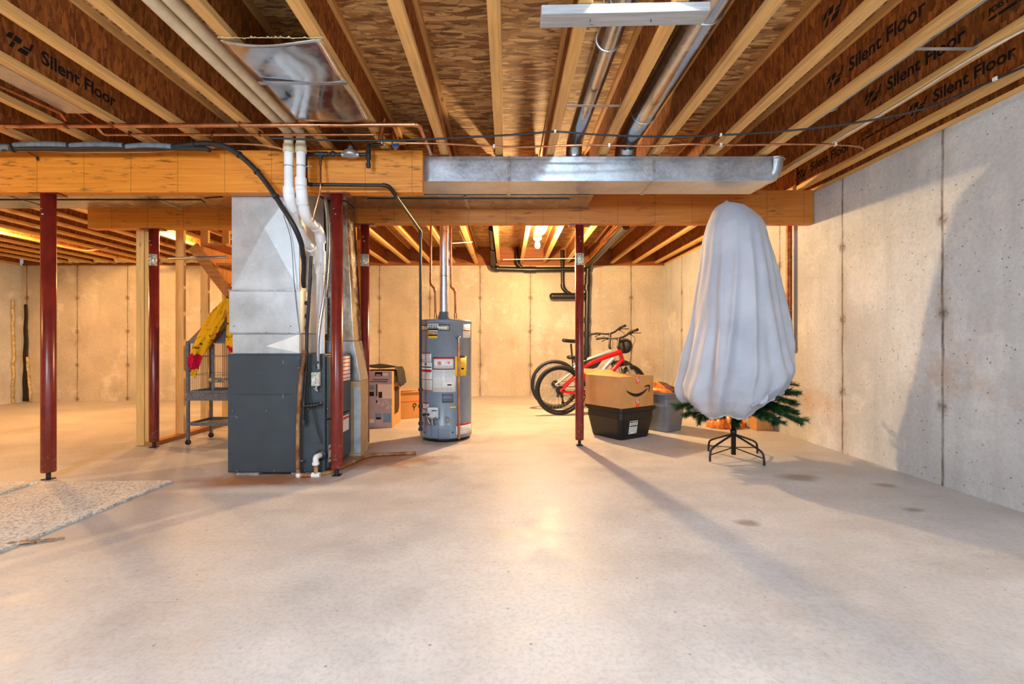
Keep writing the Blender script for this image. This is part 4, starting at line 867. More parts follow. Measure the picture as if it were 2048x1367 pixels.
MB().box(P(676, 0, 5).x, P(712, 0, 5).x, 4.98, 5.4, fz(-1.6) + .001, .785).solo('wooden_crate', M['plank'], 'dark brown wooden box under the orange boards behind the furnace', 'crate', bev=.004)

# ------------------------------------------------------------------ bird cage with a towel
bx0, bx1, by0, by1 = -3.13, -2.5, 4.62, 4.98
zf = fz(-2.8); t = thing('bird_cage', 'grey metal bird cage on a wheeled stand under a yellow towel', 'bird cage', (-2.8, 4.86, zf))
legs = [(bx0, by0), (bx1, by0), (bx0, by1), (bx1, by1)]
zt, zs = .365, .12
for (x, y) in legs:
    l = MB().box(x - .012, x + .012, y - .012, y + .012, zf + .05, zt).build('leg', M['cage'], t)
    mb = MB(); mb.lathe([(0, -.012), (.024, -.012), (.027, 0), (.024, .012), (0, .012)], (x, y, zf + .028), 14, ax=Matrix.Rotation(PI / 2, 3, 'X')); mb.box(x - .008, x + .008, y - .014, y + .014, zf + .03, zf + .056); mb.build('caster', M['black'], l)
mb = MB(); mb.box(bx0, bx1, by0 + .01, by1 - .01, zs, zs + .008)
for (p, q) in (((bx0, by0), (bx1, by0)), ((bx0, by1), (bx1, by1)), ((bx0, by0), (bx0, by1)), ((bx1, by0), (bx1, by1))): mb.bar((p[0], p[1], zs + .012), (q[0], q[1], zs + .012), .014, .03)
mb.build('shelf', M['cage'], t)
mb = MB(); mb.hexa([(bx0 - .02, by0 - .02, zt + .001), (bx1 + .02, by0 - .02, zt + .001), (bx1 + .02, by1 + .02, zt + .001), (bx0 - .02, by1 + .02, zt + .001), (bx0 - .01, by0 - .01, zt + .07), (bx1 + .01, by0 - .01, zt + .07), (bx1 + .01, by1 + .01, zt + .07), (bx0 - .01, by1 + .01, zt + .07)]); mb.build('seed_guard', M['cage'], t, bev=.004)
z0, z1 = zt + .071, .95
mb = MB()
for (x, y) in legs: mb.box(x - .014, x + .014, y - .014, y + .014, z0, z1)
for z in (z0 + .012, z1 - .012):
    for (p, q) in (((bx0, by0), (bx1, by0)), ((bx0, by1), (bx1, by1)), ((bx0, by0), (bx0, by1)), ((bx1, by0), (bx1, by1))): mb.bar((p[0], p[1], z), (q[0], q[1], z), .02, .024)
mb.build('frame', M['cage'], t)
mb = MB()
for k in range(1, 30):
    x = bx0 + (bx1 - bx0) * k / 30; mb.tube([(x, by0, z0), (x, by0, z1)], .0018, 4, False); mb.tube([(x, by1, z0), (x, by1, z1)], .0018, 4, False)
for k in range(1, 22):
    y = by0 + (by1 - by0) * k / 22; mb.tube([(bx0, y, z0), (bx0, y, z1)], .0018, 4, False); mb.tube([(bx1, y, z0), (bx1, y, z1)], .0018, 4, False)
for z in (z0 + .18, z0 + .36): mb.tube([(bx0, by0, z), (bx1, by0, z)], .0025, 5); mb.tube([(bx0, by0, z), (bx0, by1, z)], .0025, 5); mb.tube([(bx1, by0, z), (bx1, by1, z)], .0025, 5); mb.tube([(bx0, by1, z), (bx1, by1, z)], .0025, 5)
mb.build('wire_bars', M['cage'], t)
mb = MB(); dx0 = P(425, 0, by0).x; mb.box(dx0, dx0 + .022, by0 - .014, by0 - .002, z0 + .02, z1 - .03); mb.box(dx0 + .26, dx0 + .282, by0 - .014, by0 - .002, z0 + .02, z1 - .03); mb.box(dx0 + .022, dx0 + .26, by0 - .014, by0 - .002, z0 + .13, z0 + .15); mb.build('door', M['cage'], t)
mb = MB(); mx, my = (bx0 + bx1) / 2, (by0 + by1) / 2; mb.hexa([(bx0, by0, z1), (bx1, by0, z1), (bx1, by1, z1), (bx0, by1, z1), (mx - .12, my - .1, 1.2), (mx + .12, my - .1, 1.2), (mx + .12, my + .1, 1.2), (mx - .12, my + .1, 1.2)]); mb.build('roof', M['cage'], t)
MB().ball((-2.95, 4.8, z0 + .12), .06, 10, (1.6, 1, .5)).build('nest', M['batt'], t)
# towel: hangs over the roof, a long corner to the left
def tow(u, v):
    top = Vector((-2.72, 4.70, 1.315)) ; L0, L1 = P(455, 592, 4.55), P(384, 668, 4.5)
    a = P(458, 588, 4.6).lerp(P(452, 640, 4.56), v); b = P(376, 690, 4.53).lerp(P(388, 736, 4.53), v)
    m_ = P(424, 622, 4.55).lerp(P(432, 672, 4.53), v)
    p = a * (1 - u) ** 2 + m_ * 2 * u * (1 - u) + b * u * u
    if u > .8: p = p + Vector((-.0, 0, -.10 * (u - .8) / .2))
    w = .022 * math.sin(v * 7 + u * 5) + .014 * math.sin(v * 15 - u * 9)
    return p + Vector((.3 * w, -w - .03 * math.sin(v * PI), .3 * w))
t = thing('towel', 'yellow towel with red print draped over the bird cage', 'towel', (-2.9, 4.55, .8))
MB().grid(tow, 34, 22).build('hanging_corner', M['towel'], t, solid=.006)
def tow2(u, v):
    a = P(455, 590, 4.56).lerp(P(476, 600, 4.6), u); b = P(452, 690, 4.56).lerp(P(482, 720, 4.58), u)
    p = a.lerp(b, v); w = .02 * math.sin(u * 9 + v * 4)
    return p + Vector((.04 * math.sin(v * 3 + .6) * (1 - u) - .04 * (1 - v) * (1 - u), -w, 0))
MB().grid(tow2, 14, 22).build('front_fold', M['towel'], t, solid=.006)
# ------------------------------------------------------------------ cartons left of the heater
X0, X1, Y0, Y1 = P(722, 0, 5.45).x, P(784, 0, 5.45).x, 5.45, 5.9
zf = fz(X0) + .004; zt = EYE - 59 / F * 5.45
t = thing('appliance_carton', 'tall printed appliance carton, grey-blue front, beside a dark red post', 'box', ((X0 + X1) / 2, 5.7, zf))
MB().box(X0, X1, Y0, Y1, zf, zt).build('carton', M['card'], t, bev=.004)
fp = MB().box(X0 + .001, X1 - .002, Y0 - .0025, Y0 - .0005, zf + .002, zt - .002).build('printed_front', M['boxprint'], t)
def art(name, x0, x1, y0, y1, mat, k=0):
    a, b = P(x0, y1, Y0), P(x1, y0, Y0); return MB().box(a.x, b.x, Y0 - .0042 - .0008 * k, Y0 - .0027 - .0008 * k, a.z, b.z).build(name, M[mat], fp)
art('brand_block', 750, 764.5, 743.5, 751.5, 'ink'); art('brand_mark', 752, 762, 748.5, 750, 'white', 1); art('title_line', 745, 777, 757.8, 759.6, 'slate'); art('title_line', 740, 775, 761.8, 763.6, 'slate')
art('white_box', 765.5, 776, 745.5, 751, 'white'); art('picture_machine', 755.5, 784, 768, 796.5, 'white'); art('picture_panel', 757, 764.5, 783, 795.5, 'slate_d', 1); art('picture_cord', 752, 755, 768, 792, 'slate')
art('picture_dial', 739, 748, 783, 791.5, 'ink'); art('picture_dish', 739, 748.5, 770, 779, 'bluep'); art('small_mark', 752, 755, 800, 805, 'ink'); art('small_picture', 751, 763, 826, 838, 'bluep'); art('small_picture', 766.5, 782, 826, 844, 'bluep'); art('picture_band', 752, 762, 834, 838, 'ink', 1); art('small_picture', 739, 748, 838, 845, 'white')
mb = MB()
for k in range(14):
    x, y = 754 + RN.random() * 27, 801 + RN.random() * 16; a = P(x, y, Y0); mb.box(a.x, a.x + RN.uniform(.01, .03), Y0 - .0042, Y0 - .0027, a.z, a.z + .007)
mb.build('small_print', M['white'], fp)
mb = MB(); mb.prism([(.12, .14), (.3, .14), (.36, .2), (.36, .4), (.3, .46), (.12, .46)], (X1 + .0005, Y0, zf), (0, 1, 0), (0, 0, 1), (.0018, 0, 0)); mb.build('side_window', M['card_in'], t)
mb = MB(); mb.box(X1 + .0005, X1 + .002, Y0 + .08, Y0 + .3, zt - .11, zt - .06); mb.box(X1 + .0005, X1 + .002, Y0 + .1, Y0 + .34, zf + .5, zf + .51); mb.build('tape', M['sticker'], t)
def bagtop(u, v):
    x = X0 - .1 + u * (X1 - X0 + .2); y = Y0 + .1 + v * .42
    z = zt + .03 + .03 * (1 - u) + .01 * math.sin(9 * u + 5 * v) + .008 * math.sin(17 * v)
    if x > X1 + .012: z -= (x - X1 - .012) * 2.4; x = X1 + .02 + (x - X1) * .35
    return Vector((x, y, z))
MB().grid(bagtop, 26, 12).solo('black_bag', M['bag'], 'black bag lying over the top of the printed appliance carton', 'bag', solid=.004)
mb = MB(); mb.ball(P(714, 755, 5.6), .1, 14, (.55, .8, 1.2)); mb.ball(P(716, 772, 5.62), .1, 12, (.6, .8, .7)); mb.solo('black_sack', M['bag'], 'lumpy black sack left of the printed carton, over a wooden box', 'bag')
p = P(716, 826, 5.5); MB().box(p.x - .05, p.x + .035, 5.42, 5.6, fz(p.x) + .002, fz(p.x) + .22).solo('black_case', M['black'], 'small black case on the floor left of the printed carton', 'case', bev=.006)
p = P(712, 800, 5.5); MB().lathe([(0, 0), (.035, 0), (.038, .01), (.036, .1), (.02, .125), (.02, .145), (0, .146)], (p.x, 5.5, fz(p.x) + .224), 16).solo('plastic_bottle', M['bottle'], 'pale plastic bottle standing on the small black case', 'bottle')
cx = P(812, 0, 6.1).x
t = thing('brown_carton', 'small orange-brown carton behind the printed appliance carton', 'box', (cx, 6.2, fz(cx) + .002), .5)
MB().box(-.16, .13, -.11, .12, .0, .34).build('carton', M['card'], t, bev=.004)
mb = MB(); mb.box(-.14, .14, -.114, -.111, .22, .225); mb.build('tape', M['orange'], t)
mb = MB(); mb.torus((.06, -.1125, .17), .022, .005, 'Y', 14, 5); mb.box(.05, .056, -.1135, -.1112, .1, .15); mb.build('printed_mark', M['ink'], t)
MB().hexa([(-.18, -.13, .341), (.15, -.13, .341), (.15, .12, .341), (-.18, .12, .341), (-.18, -.15, .375), (.15, -.12, .36), (.15, .1, .36), (-.18, .1, .365)]).build('open_flap', M['card'], t)

# ------------------------------------------------------------------ cardboard box on black tote, grey tote
cz = .298
cc = P(1243, 817, 4.5)
t = thing('cardboard_box', 'brown cardboard box with printed smile arrow on the black tote', 'box', (cc.x, cc.y, cz), .6)
W, L, Hh = .47, .49, .302
MB().box(0, W, 0, L, 0, .003).build('bottom', M['card'], t)
mb = MB(); mb.box(0, W, 0, .004, .0035, Hh); mb.box(0, W, L - .004, L, .0035, Hh); mb.box(0, .004, .0045, L - .0045, .0035, Hh); mb.box(W - .004, W, .0045, L - .0045, .0035, Hh); mb.build('walls', M['card'], t)
mb = MB()   # flaps: the left pair closed and tented, the far one standing open
mb.add([(-.002, 0, Hh + .001), (-.002, L, Hh + .001), (W * .42, L * .95, Hh + .045), (W * .47, .05, Hh - .006)], [(0, 3, 2, 1)]); mb.build('left_flap', M['card'], t, solid=.004)
mb = MB(); mb.add([(0.01, L, Hh + .001), (W, L, Hh + .001), (W * .98, L + .1, Hh + .03), (0.01, L + .12, Hh + .06)], [(0, 1, 2, 3)]); mb.build('rear_flap', M['card'], t, solid=.004)
mb = MB(); mb.add([(0.0, 0, Hh + .003), (W, 0, Hh + .002), (W * .96, L * .3, Hh - .03), (W * .1, L * .28, Hh + .012)], [(0, 1, 2, 3)]); mb.build('front_flap', M['card'], t, solid=.004)
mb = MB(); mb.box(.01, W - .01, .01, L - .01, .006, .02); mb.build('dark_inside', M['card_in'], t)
# arrow smile on the right face
sm = []
n = 22
for k in range(n + 1):
    u = k / n; x = .07 + u * .315; y = .17 - .056 * math.sin(u * PI) ** .9 + .012 * u; sm.append((x, y, .006 + .02 * math.sin(min(1, u * 1.02) * PI) ** .7))
mb = MB()
poly = [(x, y + w * .6) for x, y, w in sm] + [(x, y - w * .6) for x, y, w in reversed(sm)]
for k in range(n):
    a, b = sm[k], sm[k + 1]
    mb.prism([(a[0], a[1] - a[2] * .6), (b[0], b[1] - b[2] * .6), (b[0], b[1] + b[2] * .6), (a[0], a[1] + a[2] * .6)], (0, -.0006, 0), (1, 0, 0), (0, 0, 1), (0, -.0012, 0))
for poly in ([(.325, .19), (.34, .204), (.385, .214), (.412, .21), (.405, .196), (.37, .198)], [(.395, .205), (.412, .21), (.418, .185), (.402, .146), (.39, .142), (.402, .18)]):
    mb.prism(poly, (0, -.0006, 0), (1, 0, 0), (0, 0, 1), (0, -.0012, 0))
mb.build('smile_print', M['ink'], t)
for (z0, z1, nm) in ((.235, .303, 'tape_strip'), (0.002, .085, 'tape_strip')):
    tp = MB().box(.2, .255, -.0022, -.0004, z0, z1).build(nm, M['orange'], t)
    mb = MB(); zz = z0 + (.02 if z0 > .1 else .038)
    mb.box(.212, .243, -.0034, -.0024, zz, zz + .042); w = mb.build('tape_label', M['white'], tp)
    mb = MB(); mb.box(.216, .228, -.0042, -.0036, zz + .004, zz + .02); mb.box(.225, .24, -.0042, -.0036, zz + .024, zz + .038); mb.build('tape_mark', M['ink'], tp)
def tote(name, label, c, rot, w, l, h, tap, mat, rim=True):
    t = thing(name, label, 'storage tote', c, rot); mb = MB(); n = 8; r = .05
    def ring(ins, z, rr):
        pts = []
        for (ccx, ccy, a0) in ((w - ins - rr, l - ins - rr, 0), (ins + rr, l - ins - rr, PI / 2), (ins + rr, ins + rr, PI), (w - ins - rr, ins + rr, 1.5 * PI)):
            for k in range(n): a = a0 + PI / 2 * k / (n - 1); pts.append((ccx + rr * math.cos(a), ccy + rr * math.sin(a), z))
        return pts
    lv = [ring(tap + .006, 0, r), ring(tap, .01, r), ring(tap * .42, h * .62, r), ring(tap * .36, h * .64, r), ring(.022, h * .84, r), ring(.012, h * .86, r), ring(.012, h - .03, r), ring(-.004, h - .028, r), ring(-.004, h, r), ring(.012, h, r), ring(.018, h - .02, r), ring(tap + .01, .02, r)]
    N = 4 * n; vs = [p for q in lv for p in q]; fs = []
    for i in range(len(lv) - 1):
        for k in range(N): k2 = (k + 1) % N; fs.append((i * N + k, i * N + k2, (i + 1) * N + k2, (i + 1) * N + k))
    mb.add(vs, fs, False); mb.add(lv[0], [tuple(range(N))[::-1]]); mb.add(lv[-1], [tuple(range(N))])
    mb.build('bin', mat, t)
    return t
cb = P(1238, 880, 4.56)
t = tote('black_tote', 'black plastic storage tote on the floor under the cardboard box', (cb.x + .004, 4.5, fz(1.1) + .002), .56, .52, .54, cz - fz(1.1) - .006, .055, M['tote_b'])
zz = .055
yl = lambda z: .055 - (z - .01) / .185 * .032
lb = MB().hexa([(.15, yl(zz) - .0025, zz), (.26, yl(zz) - .0025, zz), (.26, yl(zz) + .003, zz), (.15, yl(zz) + .003, zz), (.15, yl(zz + .13) - .0025, zz + .13), (.26, yl(zz + .13) - .0025, zz + .13), (.26, yl(zz + .13) + .003, zz + .13), (.15, yl(zz + .13) + .003, zz + .13)]).build('paper_label', M['white'], t)
def lrow(z0, z1, x0, x1, mat, nm='label_print'):
    y = lambda z: yl(z) - .0038
    x0, x1 = .15 + (x0 - .09) * 1.1, .15 + (x1 - .09) * 1.1; z0, z1 = zz + (z0 - zz) * .86, zz + (z1 - zz) * .86
    return MB().hexa([(x0, y(z0), z0), (x1, y(z0), z0), (x1, y(z0) + .001, z0), (x0, y(z0) + .001, z0), (x0, y(z1), z1), (x1, y(z1), z1), (x1, y(z1) + .001, z1), (x0, y(z1) + .001, z1)]).build(nm, M[mat], lb)
lrow(zz + .13, zz + .145, .094, .125, 'ink'); lrow(zz + .132, zz + .142, .13, .186, 'ink'); lrow(zz + .085, zz + .098, .093, .187, 'ink'); lrow(zz + .105, zz + .12, .1, .175, 'greyprint'); lrow(zz + .01, zz + .02, .094, .104, 'ink'); lrow(zz + .008, zz + .018, .165, .177, 'ink')
for k in range(4): lrow(zz + .03 + k * .013, zz + .035 + k * .013, .097, .18, 'greyprint')
g = P(1336, 866, 4.88)
t2 = tote('grey_tote', 'open grey plastic tote right of the cardboard box, heaped with cloth', (g.x, g.y, fz(g.x) + .002), .62, .36, .5, .42, .04, M['tote_g'])
mb = MB(); Rz = Matrix.Rotation(.62, 4, 'Z'); Rz.translation = Vector((g.x, g.y, fz(g.x)))
def heap(u, v): return Rz @ Vector((.045 + u * .11, .05 + v * .39, .40 + .085 * math.sin(u * PI) ** .6 * math.sin(v * PI) ** .6 * (1 + .5 * math.sin(u * 8 + v * 5)) + .012 * math.sin(u * 21 + v * 3)))
MB().grid(heap, 22, 22).solo('orange_cloth', M['plasticbag'], 'crumpled orange cloth heaped in the grey tote', 'cloth', solid=.006)
mb = MB()
def heap2(u, v): return Rz @ Matrix.Translation((.165, .03, 0)) @ Vector((.0 + u * .145, .02 + v * .41, .40 + .10 * math.sin(u * PI) ** .5 * math.sin(v * PI) ** .4 * (.8 + .35 * v + .15 * math.sin(u * 11 + v * 17))))
MB().grid(heap2, 16, 26).solo('brown_cloth', plain('brown patterned cloth', (96, 60, 44), .9, 0, .5, 40), 'dark brown patterned cloth heaped beside the orange cloth in the grey tote', 'cloth', solid=.006)

# ------------------------------------------------------------------ bicycles
def bicycle(label, loc, yaw, paint, saddle_z, kind):
    t = thing('bicycle', label, 'bicycle', loc, yaw, 'bicycles by the back wall')
    steer = []
    RW, WB = (.332, 1.06) if kind == 'r' else (.355, 1.08)
    hub_r, hub_f, bb = Vector((0, 0, RW)), Vector((WB, 0, RW)), Vector((.43, 0, .30))
    st, ht, hb = Vector((.27, 0, .66)), Vector((.82, 0, .86)), Vector((.87, 0, .70))
    for h, nm in ((hub_r, 'rear_wheel'), (hub_f, 'front_wheel')):
        w = MB().torus(h, RW - .025, .0245, 'Y', 48, 10).build(nm, M['rubber'], t)
        mb = MB(); mb.torus(h, RW - .056, .011, 'Y', 48, 8); mb.build('rim', M['chrome'] if kind == 's' else M['black'], w)
        mb = MB(); mb.torus(h, RW - .05, .0045, 'Y', 48, 5); mb.build('rim_line', M['chrome'], w)
        mb = MB(); mb.cyl(h - Vector((0, .05, 0)), h + Vector((0, .05, 0)), .022, 12); mb.build('hub', M['iron'], w)
        mb = MB()
        for k in range(32):
            a = 2 * PI * k / 32; b = a + (.5 if k % 2 else -.5); s = .03 if k % 4 < 2 else -.03
            mb.tube([h + Vector((.02 * math.cos(b), s, .02 * math.sin(b))), h + Vector(((RW - .06) * math.cos(a), 0, (RW - .06) * math.sin(a)))], .0018, 4, False)
        mb.build('spokes', M['steel'], w)
        mb = MB(); mb.cyl(h + Vector((0, -.045, 0)), h + Vector((0, -.042, 0)), .06, 24); mb.build('brake_disc', M['iron'], w)
    mb = MB()
    mb.curve([ht + Vector((.01, 0, -.03)), Vector((.62, 0, .76)), Vector((.4, 0, .67)), st + Vector((.005, 0, -.07))], [.034 - .0006 * k for k in range(19)], 12)
    mb.curve([hb + Vector((0, 0, .03)), Vector((.76, 0, .62)), Vector((.62, 0, .45)), bb], .031, 12)
    mb.tube([st, bb], .019, 12); mb.tube([ht, hb], .028, 12); mb.cyl(bb - Vector((0, .04, 0)), bb + Vector((0, .04, 0)), .025, 12)
    for s in (-1, 1):
        mb.curve([st + Vector((.01, .02 * s, -.1)), Vector((.2, .05 * s, .5)), hub_r + Vector((.03, .062 * s, .02)), hub_r + Vector((-.005, .062 * s, 0))], .0145, 8)
        mb.curve([bb + Vector((0, .025 * s, 0)), Vector((.25, .055 * s, .29)), hub_r + Vector((.04, .062 * s, -.02)), hub_r + Vector((-.005, .062 * s, 0))], .0145, 8)
    mb.build('frame', paint, t)
    f = MB(); f.tube([ht + Vector((-.005, 0, .02)), hb + Vector((.005, 0, -.03))], .016, 10)
    for s in (-1, 1): f.tube([hb + Vector((.004, .06 * s, -.03)), hb + Vector((.06, .06 * s, -.2))], .018, 10); f.tube([hb + Vector((.06, .06 * s, -.2)), hub_f + Vector((0, .06 * s, 0))], .021, 10)
    f.box(hb.x - .02, hb.x + .035, -.075, .075, hb.z - .055, hb.z - .015); fk = f.build('fork', M['black'], t)
    f = MB()
    for s in (-1, 1): f.tube([hb + Vector((.012, .06 * s, -.055)), hb + Vector((.058, .06 * s, -.195))], .0185, 10)
    f.build('stanchion', M['chrome'], fk)
    c = Vector((.86, 0, 1.03) if kind == 'r' else (.85, 0, 1.10)); mb = MB(); mb.curve([ht + Vector((-.005, 0, .01)), ht + Vector((-.015, 0, .05)), c], .018, 10); mb.build('stem', M['black'], t)
    bar = crom([c + Vector((-.07, -.33, .04)), c + Vector((-.03, -.2, .035)), c + Vector((0, -.07, .0)), c + Vector((0, .07, .0)), c + Vector((-.03, .2, .035)), c + Vector((-.07, .33, .04))], 5)
    hbr = MB().tube(bar, .0135, 10).build('handlebar', M['black'], t)
    for s in (-1, 1):
        a, b = c + Vector((-.07, .335 * s, .04)), c + Vector((-.035, .215 * s, .036)); MB().tube([a, a.lerp(b, .5), b], [.019, .0165, .018], 10).build('grip', M['rubber'], hbr)
        mb = MB(); q = c + Vector((-.03, .19 * s, .036)); mb.tube([q, q + Vector((.035, .02 * s, -.012)), q + Vector((.05, .1 * s, -.028)), q + Vector((.055, .13 * s, -.03))], .006, 7); mb.ball(q + Vector((.012, 0, -.014)), .022, 10); mb.build('brake_lever', M['iron'], hbr)
    sd = Vector((.225, 0, saddle_z)); mb = MB(); mb.tube([st - Vector((0, 0, .08)), sd - Vector((-.01, 0, .02))], .0135, 10); mb.build('seat_post', M['black'], t)
    def sad(u, v):
        a = u * 2 * PI; x = -.12 + .27 * v; w = (.085 * (1 - v) ** 1.2 + .022) * (1 if v > .06 else v / .06 * .8 + .2) * (1 if v < .96 else (1 - v) / .04); hh = .032 if 0 < v < 1 else .01
        return sd + Vector((x, w * math.cos(a), .012 + hh * math.sin(a) * (.9 if math.sin(a) > 0 else .8) + .018 * (1 - v) ** 2))
    MB().grid(sad, 16, 18, True).build('saddle', M['black'], t)
    mb = MB(); mb.lathe([(.02, 0), (.09, 0), (.098, .003), (.09, .006), (.02, .006)], bb + Vector((0, 0, 0)), 30, ax=Matrix.Rotation(PI / 2, 3, 'X')); ck = None
    cr = MB().lathe([(.03, -.003), (.09, -.003), (.094, 0), (.09, .003), (.03, .003), (.03, -.003)], bb + Vector((0, -.05, 0)), 30, ax=Matrix.Rotation(PI / 2, 3, 'X')).build('chainring', M['iron'], t)
    for s, a in ((-1, .6), (1, .6 + PI)):
        e = bb + Vector((.17 * math.cos(a), .075 * s, .17 * math.sin(a))); k = MB().bar(bb + Vector((0, .065 * s, 0)), e, .014, .024, (0, 1, 0)).build('crank', M['iron'], t)
        MB().box(e.x - .045, e.x + .045, e.y + (.01 if s > 0 else -.09), e.y + (.09 if s > 0 else -.01), e.z - .011, e.z + .011).build('pedal', M['black'], k, bev=.003)
    mb = MB(); mb.tube([bb + Vector((0, -.05, .09)), hub_r + Vector((0, -.05, .045))], .004, 5); mb.tube([bb + Vector((0, -.05, -.09)), hub_r + Vector((.03, -.05, -.16))], .004, 5); mb.build('chain', M['iron'], t)
    mb = MB()
    for k in range(5): mb.cyl(hub_r + Vector((0, -.04 - k * .004, 0)), hub_r + Vector((0, -.0425 - k * .004, 0)), .055 - k * .006, 18)
    mb.build('cassette', M['iron'], t)
    mb = MB(); mb.tube([hub_r + Vector((.01, -.065, -.03)), hub_r + Vector((.02, -.065, -.07)), hub_r + Vector((.03, -.06, -.16))], .011, 8); mb.cyl(hub_r + Vector((.018, -.06, -.075)), hub_r + Vector((.018, -.05, -.075)), .022, 12); mb.cyl(hub_r + Vector((.032, -.06, -.16)), hub_r + Vector((.032, -.05, -.16)), .022, 12); mb.build('derailleur', M['black'], t)
    mb = MB(); mb.curve([c + Vector((.0, -.15, .02)), c + Vector((.12, -.16, -.03)), c + Vector((.13, -.1, -.14)), hb + Vector((.06, -.05, -.08))], .0035, 6); mb.curve([c + Vector((.0, .15, .02)), c + Vector((.1, .14, .02)), c + Vector((.1, .05, -.12)), ht + Vector((.03, .02, -.04))], .0035, 6); mb.build('brake_cable', M['wire'], t)
    if kind == 'r':
        mb = MB(); mb.lathe([(0, 0), (.085, .0), (.105, .03), (.1, .08), (.06, .12), (0, .13)], c + Vector((.05, 0, -.11)), 22, ax=Matrix.Rotation(PI / 2, 3, 'Y')); mb.build('front_bag', M['bag'], t)
    else:
        mb = MB(); mb.hexa([(.34, -.03, .49), (.62, -.03, .6), (.62, .03, .6), (.34, .03, .49), (.32, -.035, .66), (.77, -.035, .8), (.77, .035, .8), (.32, .035, .66)]); fb = mb.build('frame_bag', M['bag'], t, bev=.012)
        mb = MB(); mb.bar((.36, -.0375, .58), (.66, -.0375, .69), .003, .012); mb.build('zip_strip', M['greyprint'], fb)
        mb = MB(); 
        for s in (-1, 1): mb.torus((.33, .045 * s - .06, .7), .046, .01, 'Y', 20, 8)
        mb.cyl((.33, -.11, .7), (.33, -.01, .7), .04, 16); mb.build('round_speaker', M['black'], t)
    ax = Vector((-.05, 0, .16)).normalized(); Q = Matrix.Rotation(.62, 4, ax); T_ = Matrix.Translation((.845, 0, .78)) @ Q @ Matrix.Translation((-.845, 0, -.78))
    for o in t.children:
        if o.name.split('.')[0] in ('front_wheel', 'fork', 'handlebar', 'front_bag', 'stem', 'brake_cable'):
            for q in [o] + list(o.children): q.data.transform(T_)
    # kickstand
    mb = MB(); mb.tube([bb + Vector((-.05, .03, 0)), Vector((.33, .17, .012))], .008, 6); mb.build('kickstand', M['iron'], t)
    return t
bicycle('red mountain bicycle standing nearest, behind the cardboard box', (.70, 6.2, fz(.9)), .13, M['bike_r'], .735, 'r')
bicycle('silver bicycle with black frame bag standing behind the red one', (.70, 6.80, fz(.9)), .07, M['bike_s'], .96, 's')

# ------------------------------------------------------------------ covered christmas tree
tx, ty = (1467 - CX) / F * 3.86, 3.86; tz = fz(tx)
t = thing('artificial_tree', 'green artificial tree on a black four-legged stand under the pale cover', 'tree', (tx, ty, tz))
MB().lathe([(0, .12), (.013, .12), (.013, 1.98), (0, 1.98)], (tx, ty, tz), 12).build('trunk', M['iron'], t)
sd_ = MB().lathe([(0, .03), (.019, .03), (.019, .2), (.024, .2), (.024, .235), (.017, .235), (.017, .3), (0, .3)], (tx, ty, tz), 16).build('stand_tube', M['black'], t)
for (dx, dy) in ((-.245, -.12), (.12, -.24), (-.106, .23), (.276, .15)):
    b = Vector((tx, ty, tz)); d = Vector((dx, dy, 0))
    MB().curve([b + d * .08 + Vector((0, 0, .19)), b + d * .45 + Vector((0, 0, .155)), b + d * .9 + Vector((0, 0, .105)), b + d * .99 + Vector((0, 0, .06)), b + d * 1.0 + Vector((0, 0, .003))], .0085, 8, 4).build('leg', M['black'], t)
    MB().tube([b + d * .1 + Vector((0, 0, .085)), b + d * .95 + Vector((0, 0, .055))], .0045, 6).build('brace', M['black'], t)
def branch(a, b, n, spread, ln, parent, mats=('leaf', 'leaf2')):
    a, b = Vector(a), Vector(b); L = (b - a).length; ax = (b - a).normalized(); mb = MB(); mb2 = MB()
    mb.tube([a, b], .006, 5)
    side = ax.cross(Vector((0, 0, 1))).normalized(); up = side.cross(ax)
    tips = [(a, b, 1.0)]
    for k in range(7):
        f = .2 + .11 * k; s = 1 if k % 2 else -1; p = a + (b - a) * f
        tips.append((p, p + (ax * .75 + side * s * .62 + up * RN.uniform(-.15, .2)).normalized() * L * .42 * (1.15 - f * .5), .9))
    for (p, q, sc) in tips:
        l = (q - p).length; d = (q - p).normalized(); s_ = d.cross(Vector((.1, .2, 1))).normalized(); u_ = s_.cross(d)
        for j in range(int(n * l / L)):
            f = j / max(1, int(n * l / L) - 1); an = RN.uniform(0, 2 * PI); rad = s_ * math.cos(an) + u_ * math.sin(an)
            base = p + (q - p) * f; tip = base + (d * .75 + rad * .8).normalized() * ln * RN.uniform(.8, 1.2) * sc; w = d.cross(rad) * .0022
            (mb if RN.random() < .62 else mb2).add([base - w, base + w, tip, base + rad * .0022], [(0, 1, 2), (1, 3, 2), (3, 0, 2)])
    br = mb.build('branch', M[mats[0]], parent); mb2.build('light_needles', M[mats[1]], br)
bq = [((tx + .05, ty - .05, .60), P(1592, 788, 3.72)), ((tx + .05, ty - .08, .56), P(1588, 806, 3.62)), ((tx + .05, ty - .1, .50), P(1604, 843, 3.57)), ((tx + .04, ty - .1, .46), P(1556, 846, 3.57)), ((tx + .05, ty + .05, .55), P(1580, 762, 3.92)), ((tx + .05, ty + .1, .5), P(1570, 820, 4.02)), ((tx + .03, ty - .1, .5), P(1590, 822, 3.67)), ((tx + .02, ty - .08, .47), P(1530, 835, 3.62)),
      ((tx - .05, ty, .5), P(1354, 814, 3.82)), ((tx - .05, ty + .05, .48), P(1372, 830, 3.92)), ((tx - .05, ty - .05, .5), P(1396, 838, 3.82)), ((tx, ty + .05, .45), P(1440, 832, 4.02)), ((tx, ty + .1, .45), P(1500, 828, 4.12)), ((tx, ty - .02, .44), P(1472, 850, 3.84)), ((tx - .02, ty + .02, .46), P(1420, 834, 4.07))]
for (a, b) in bq: branch(a, b, 560, 0, .045, t)
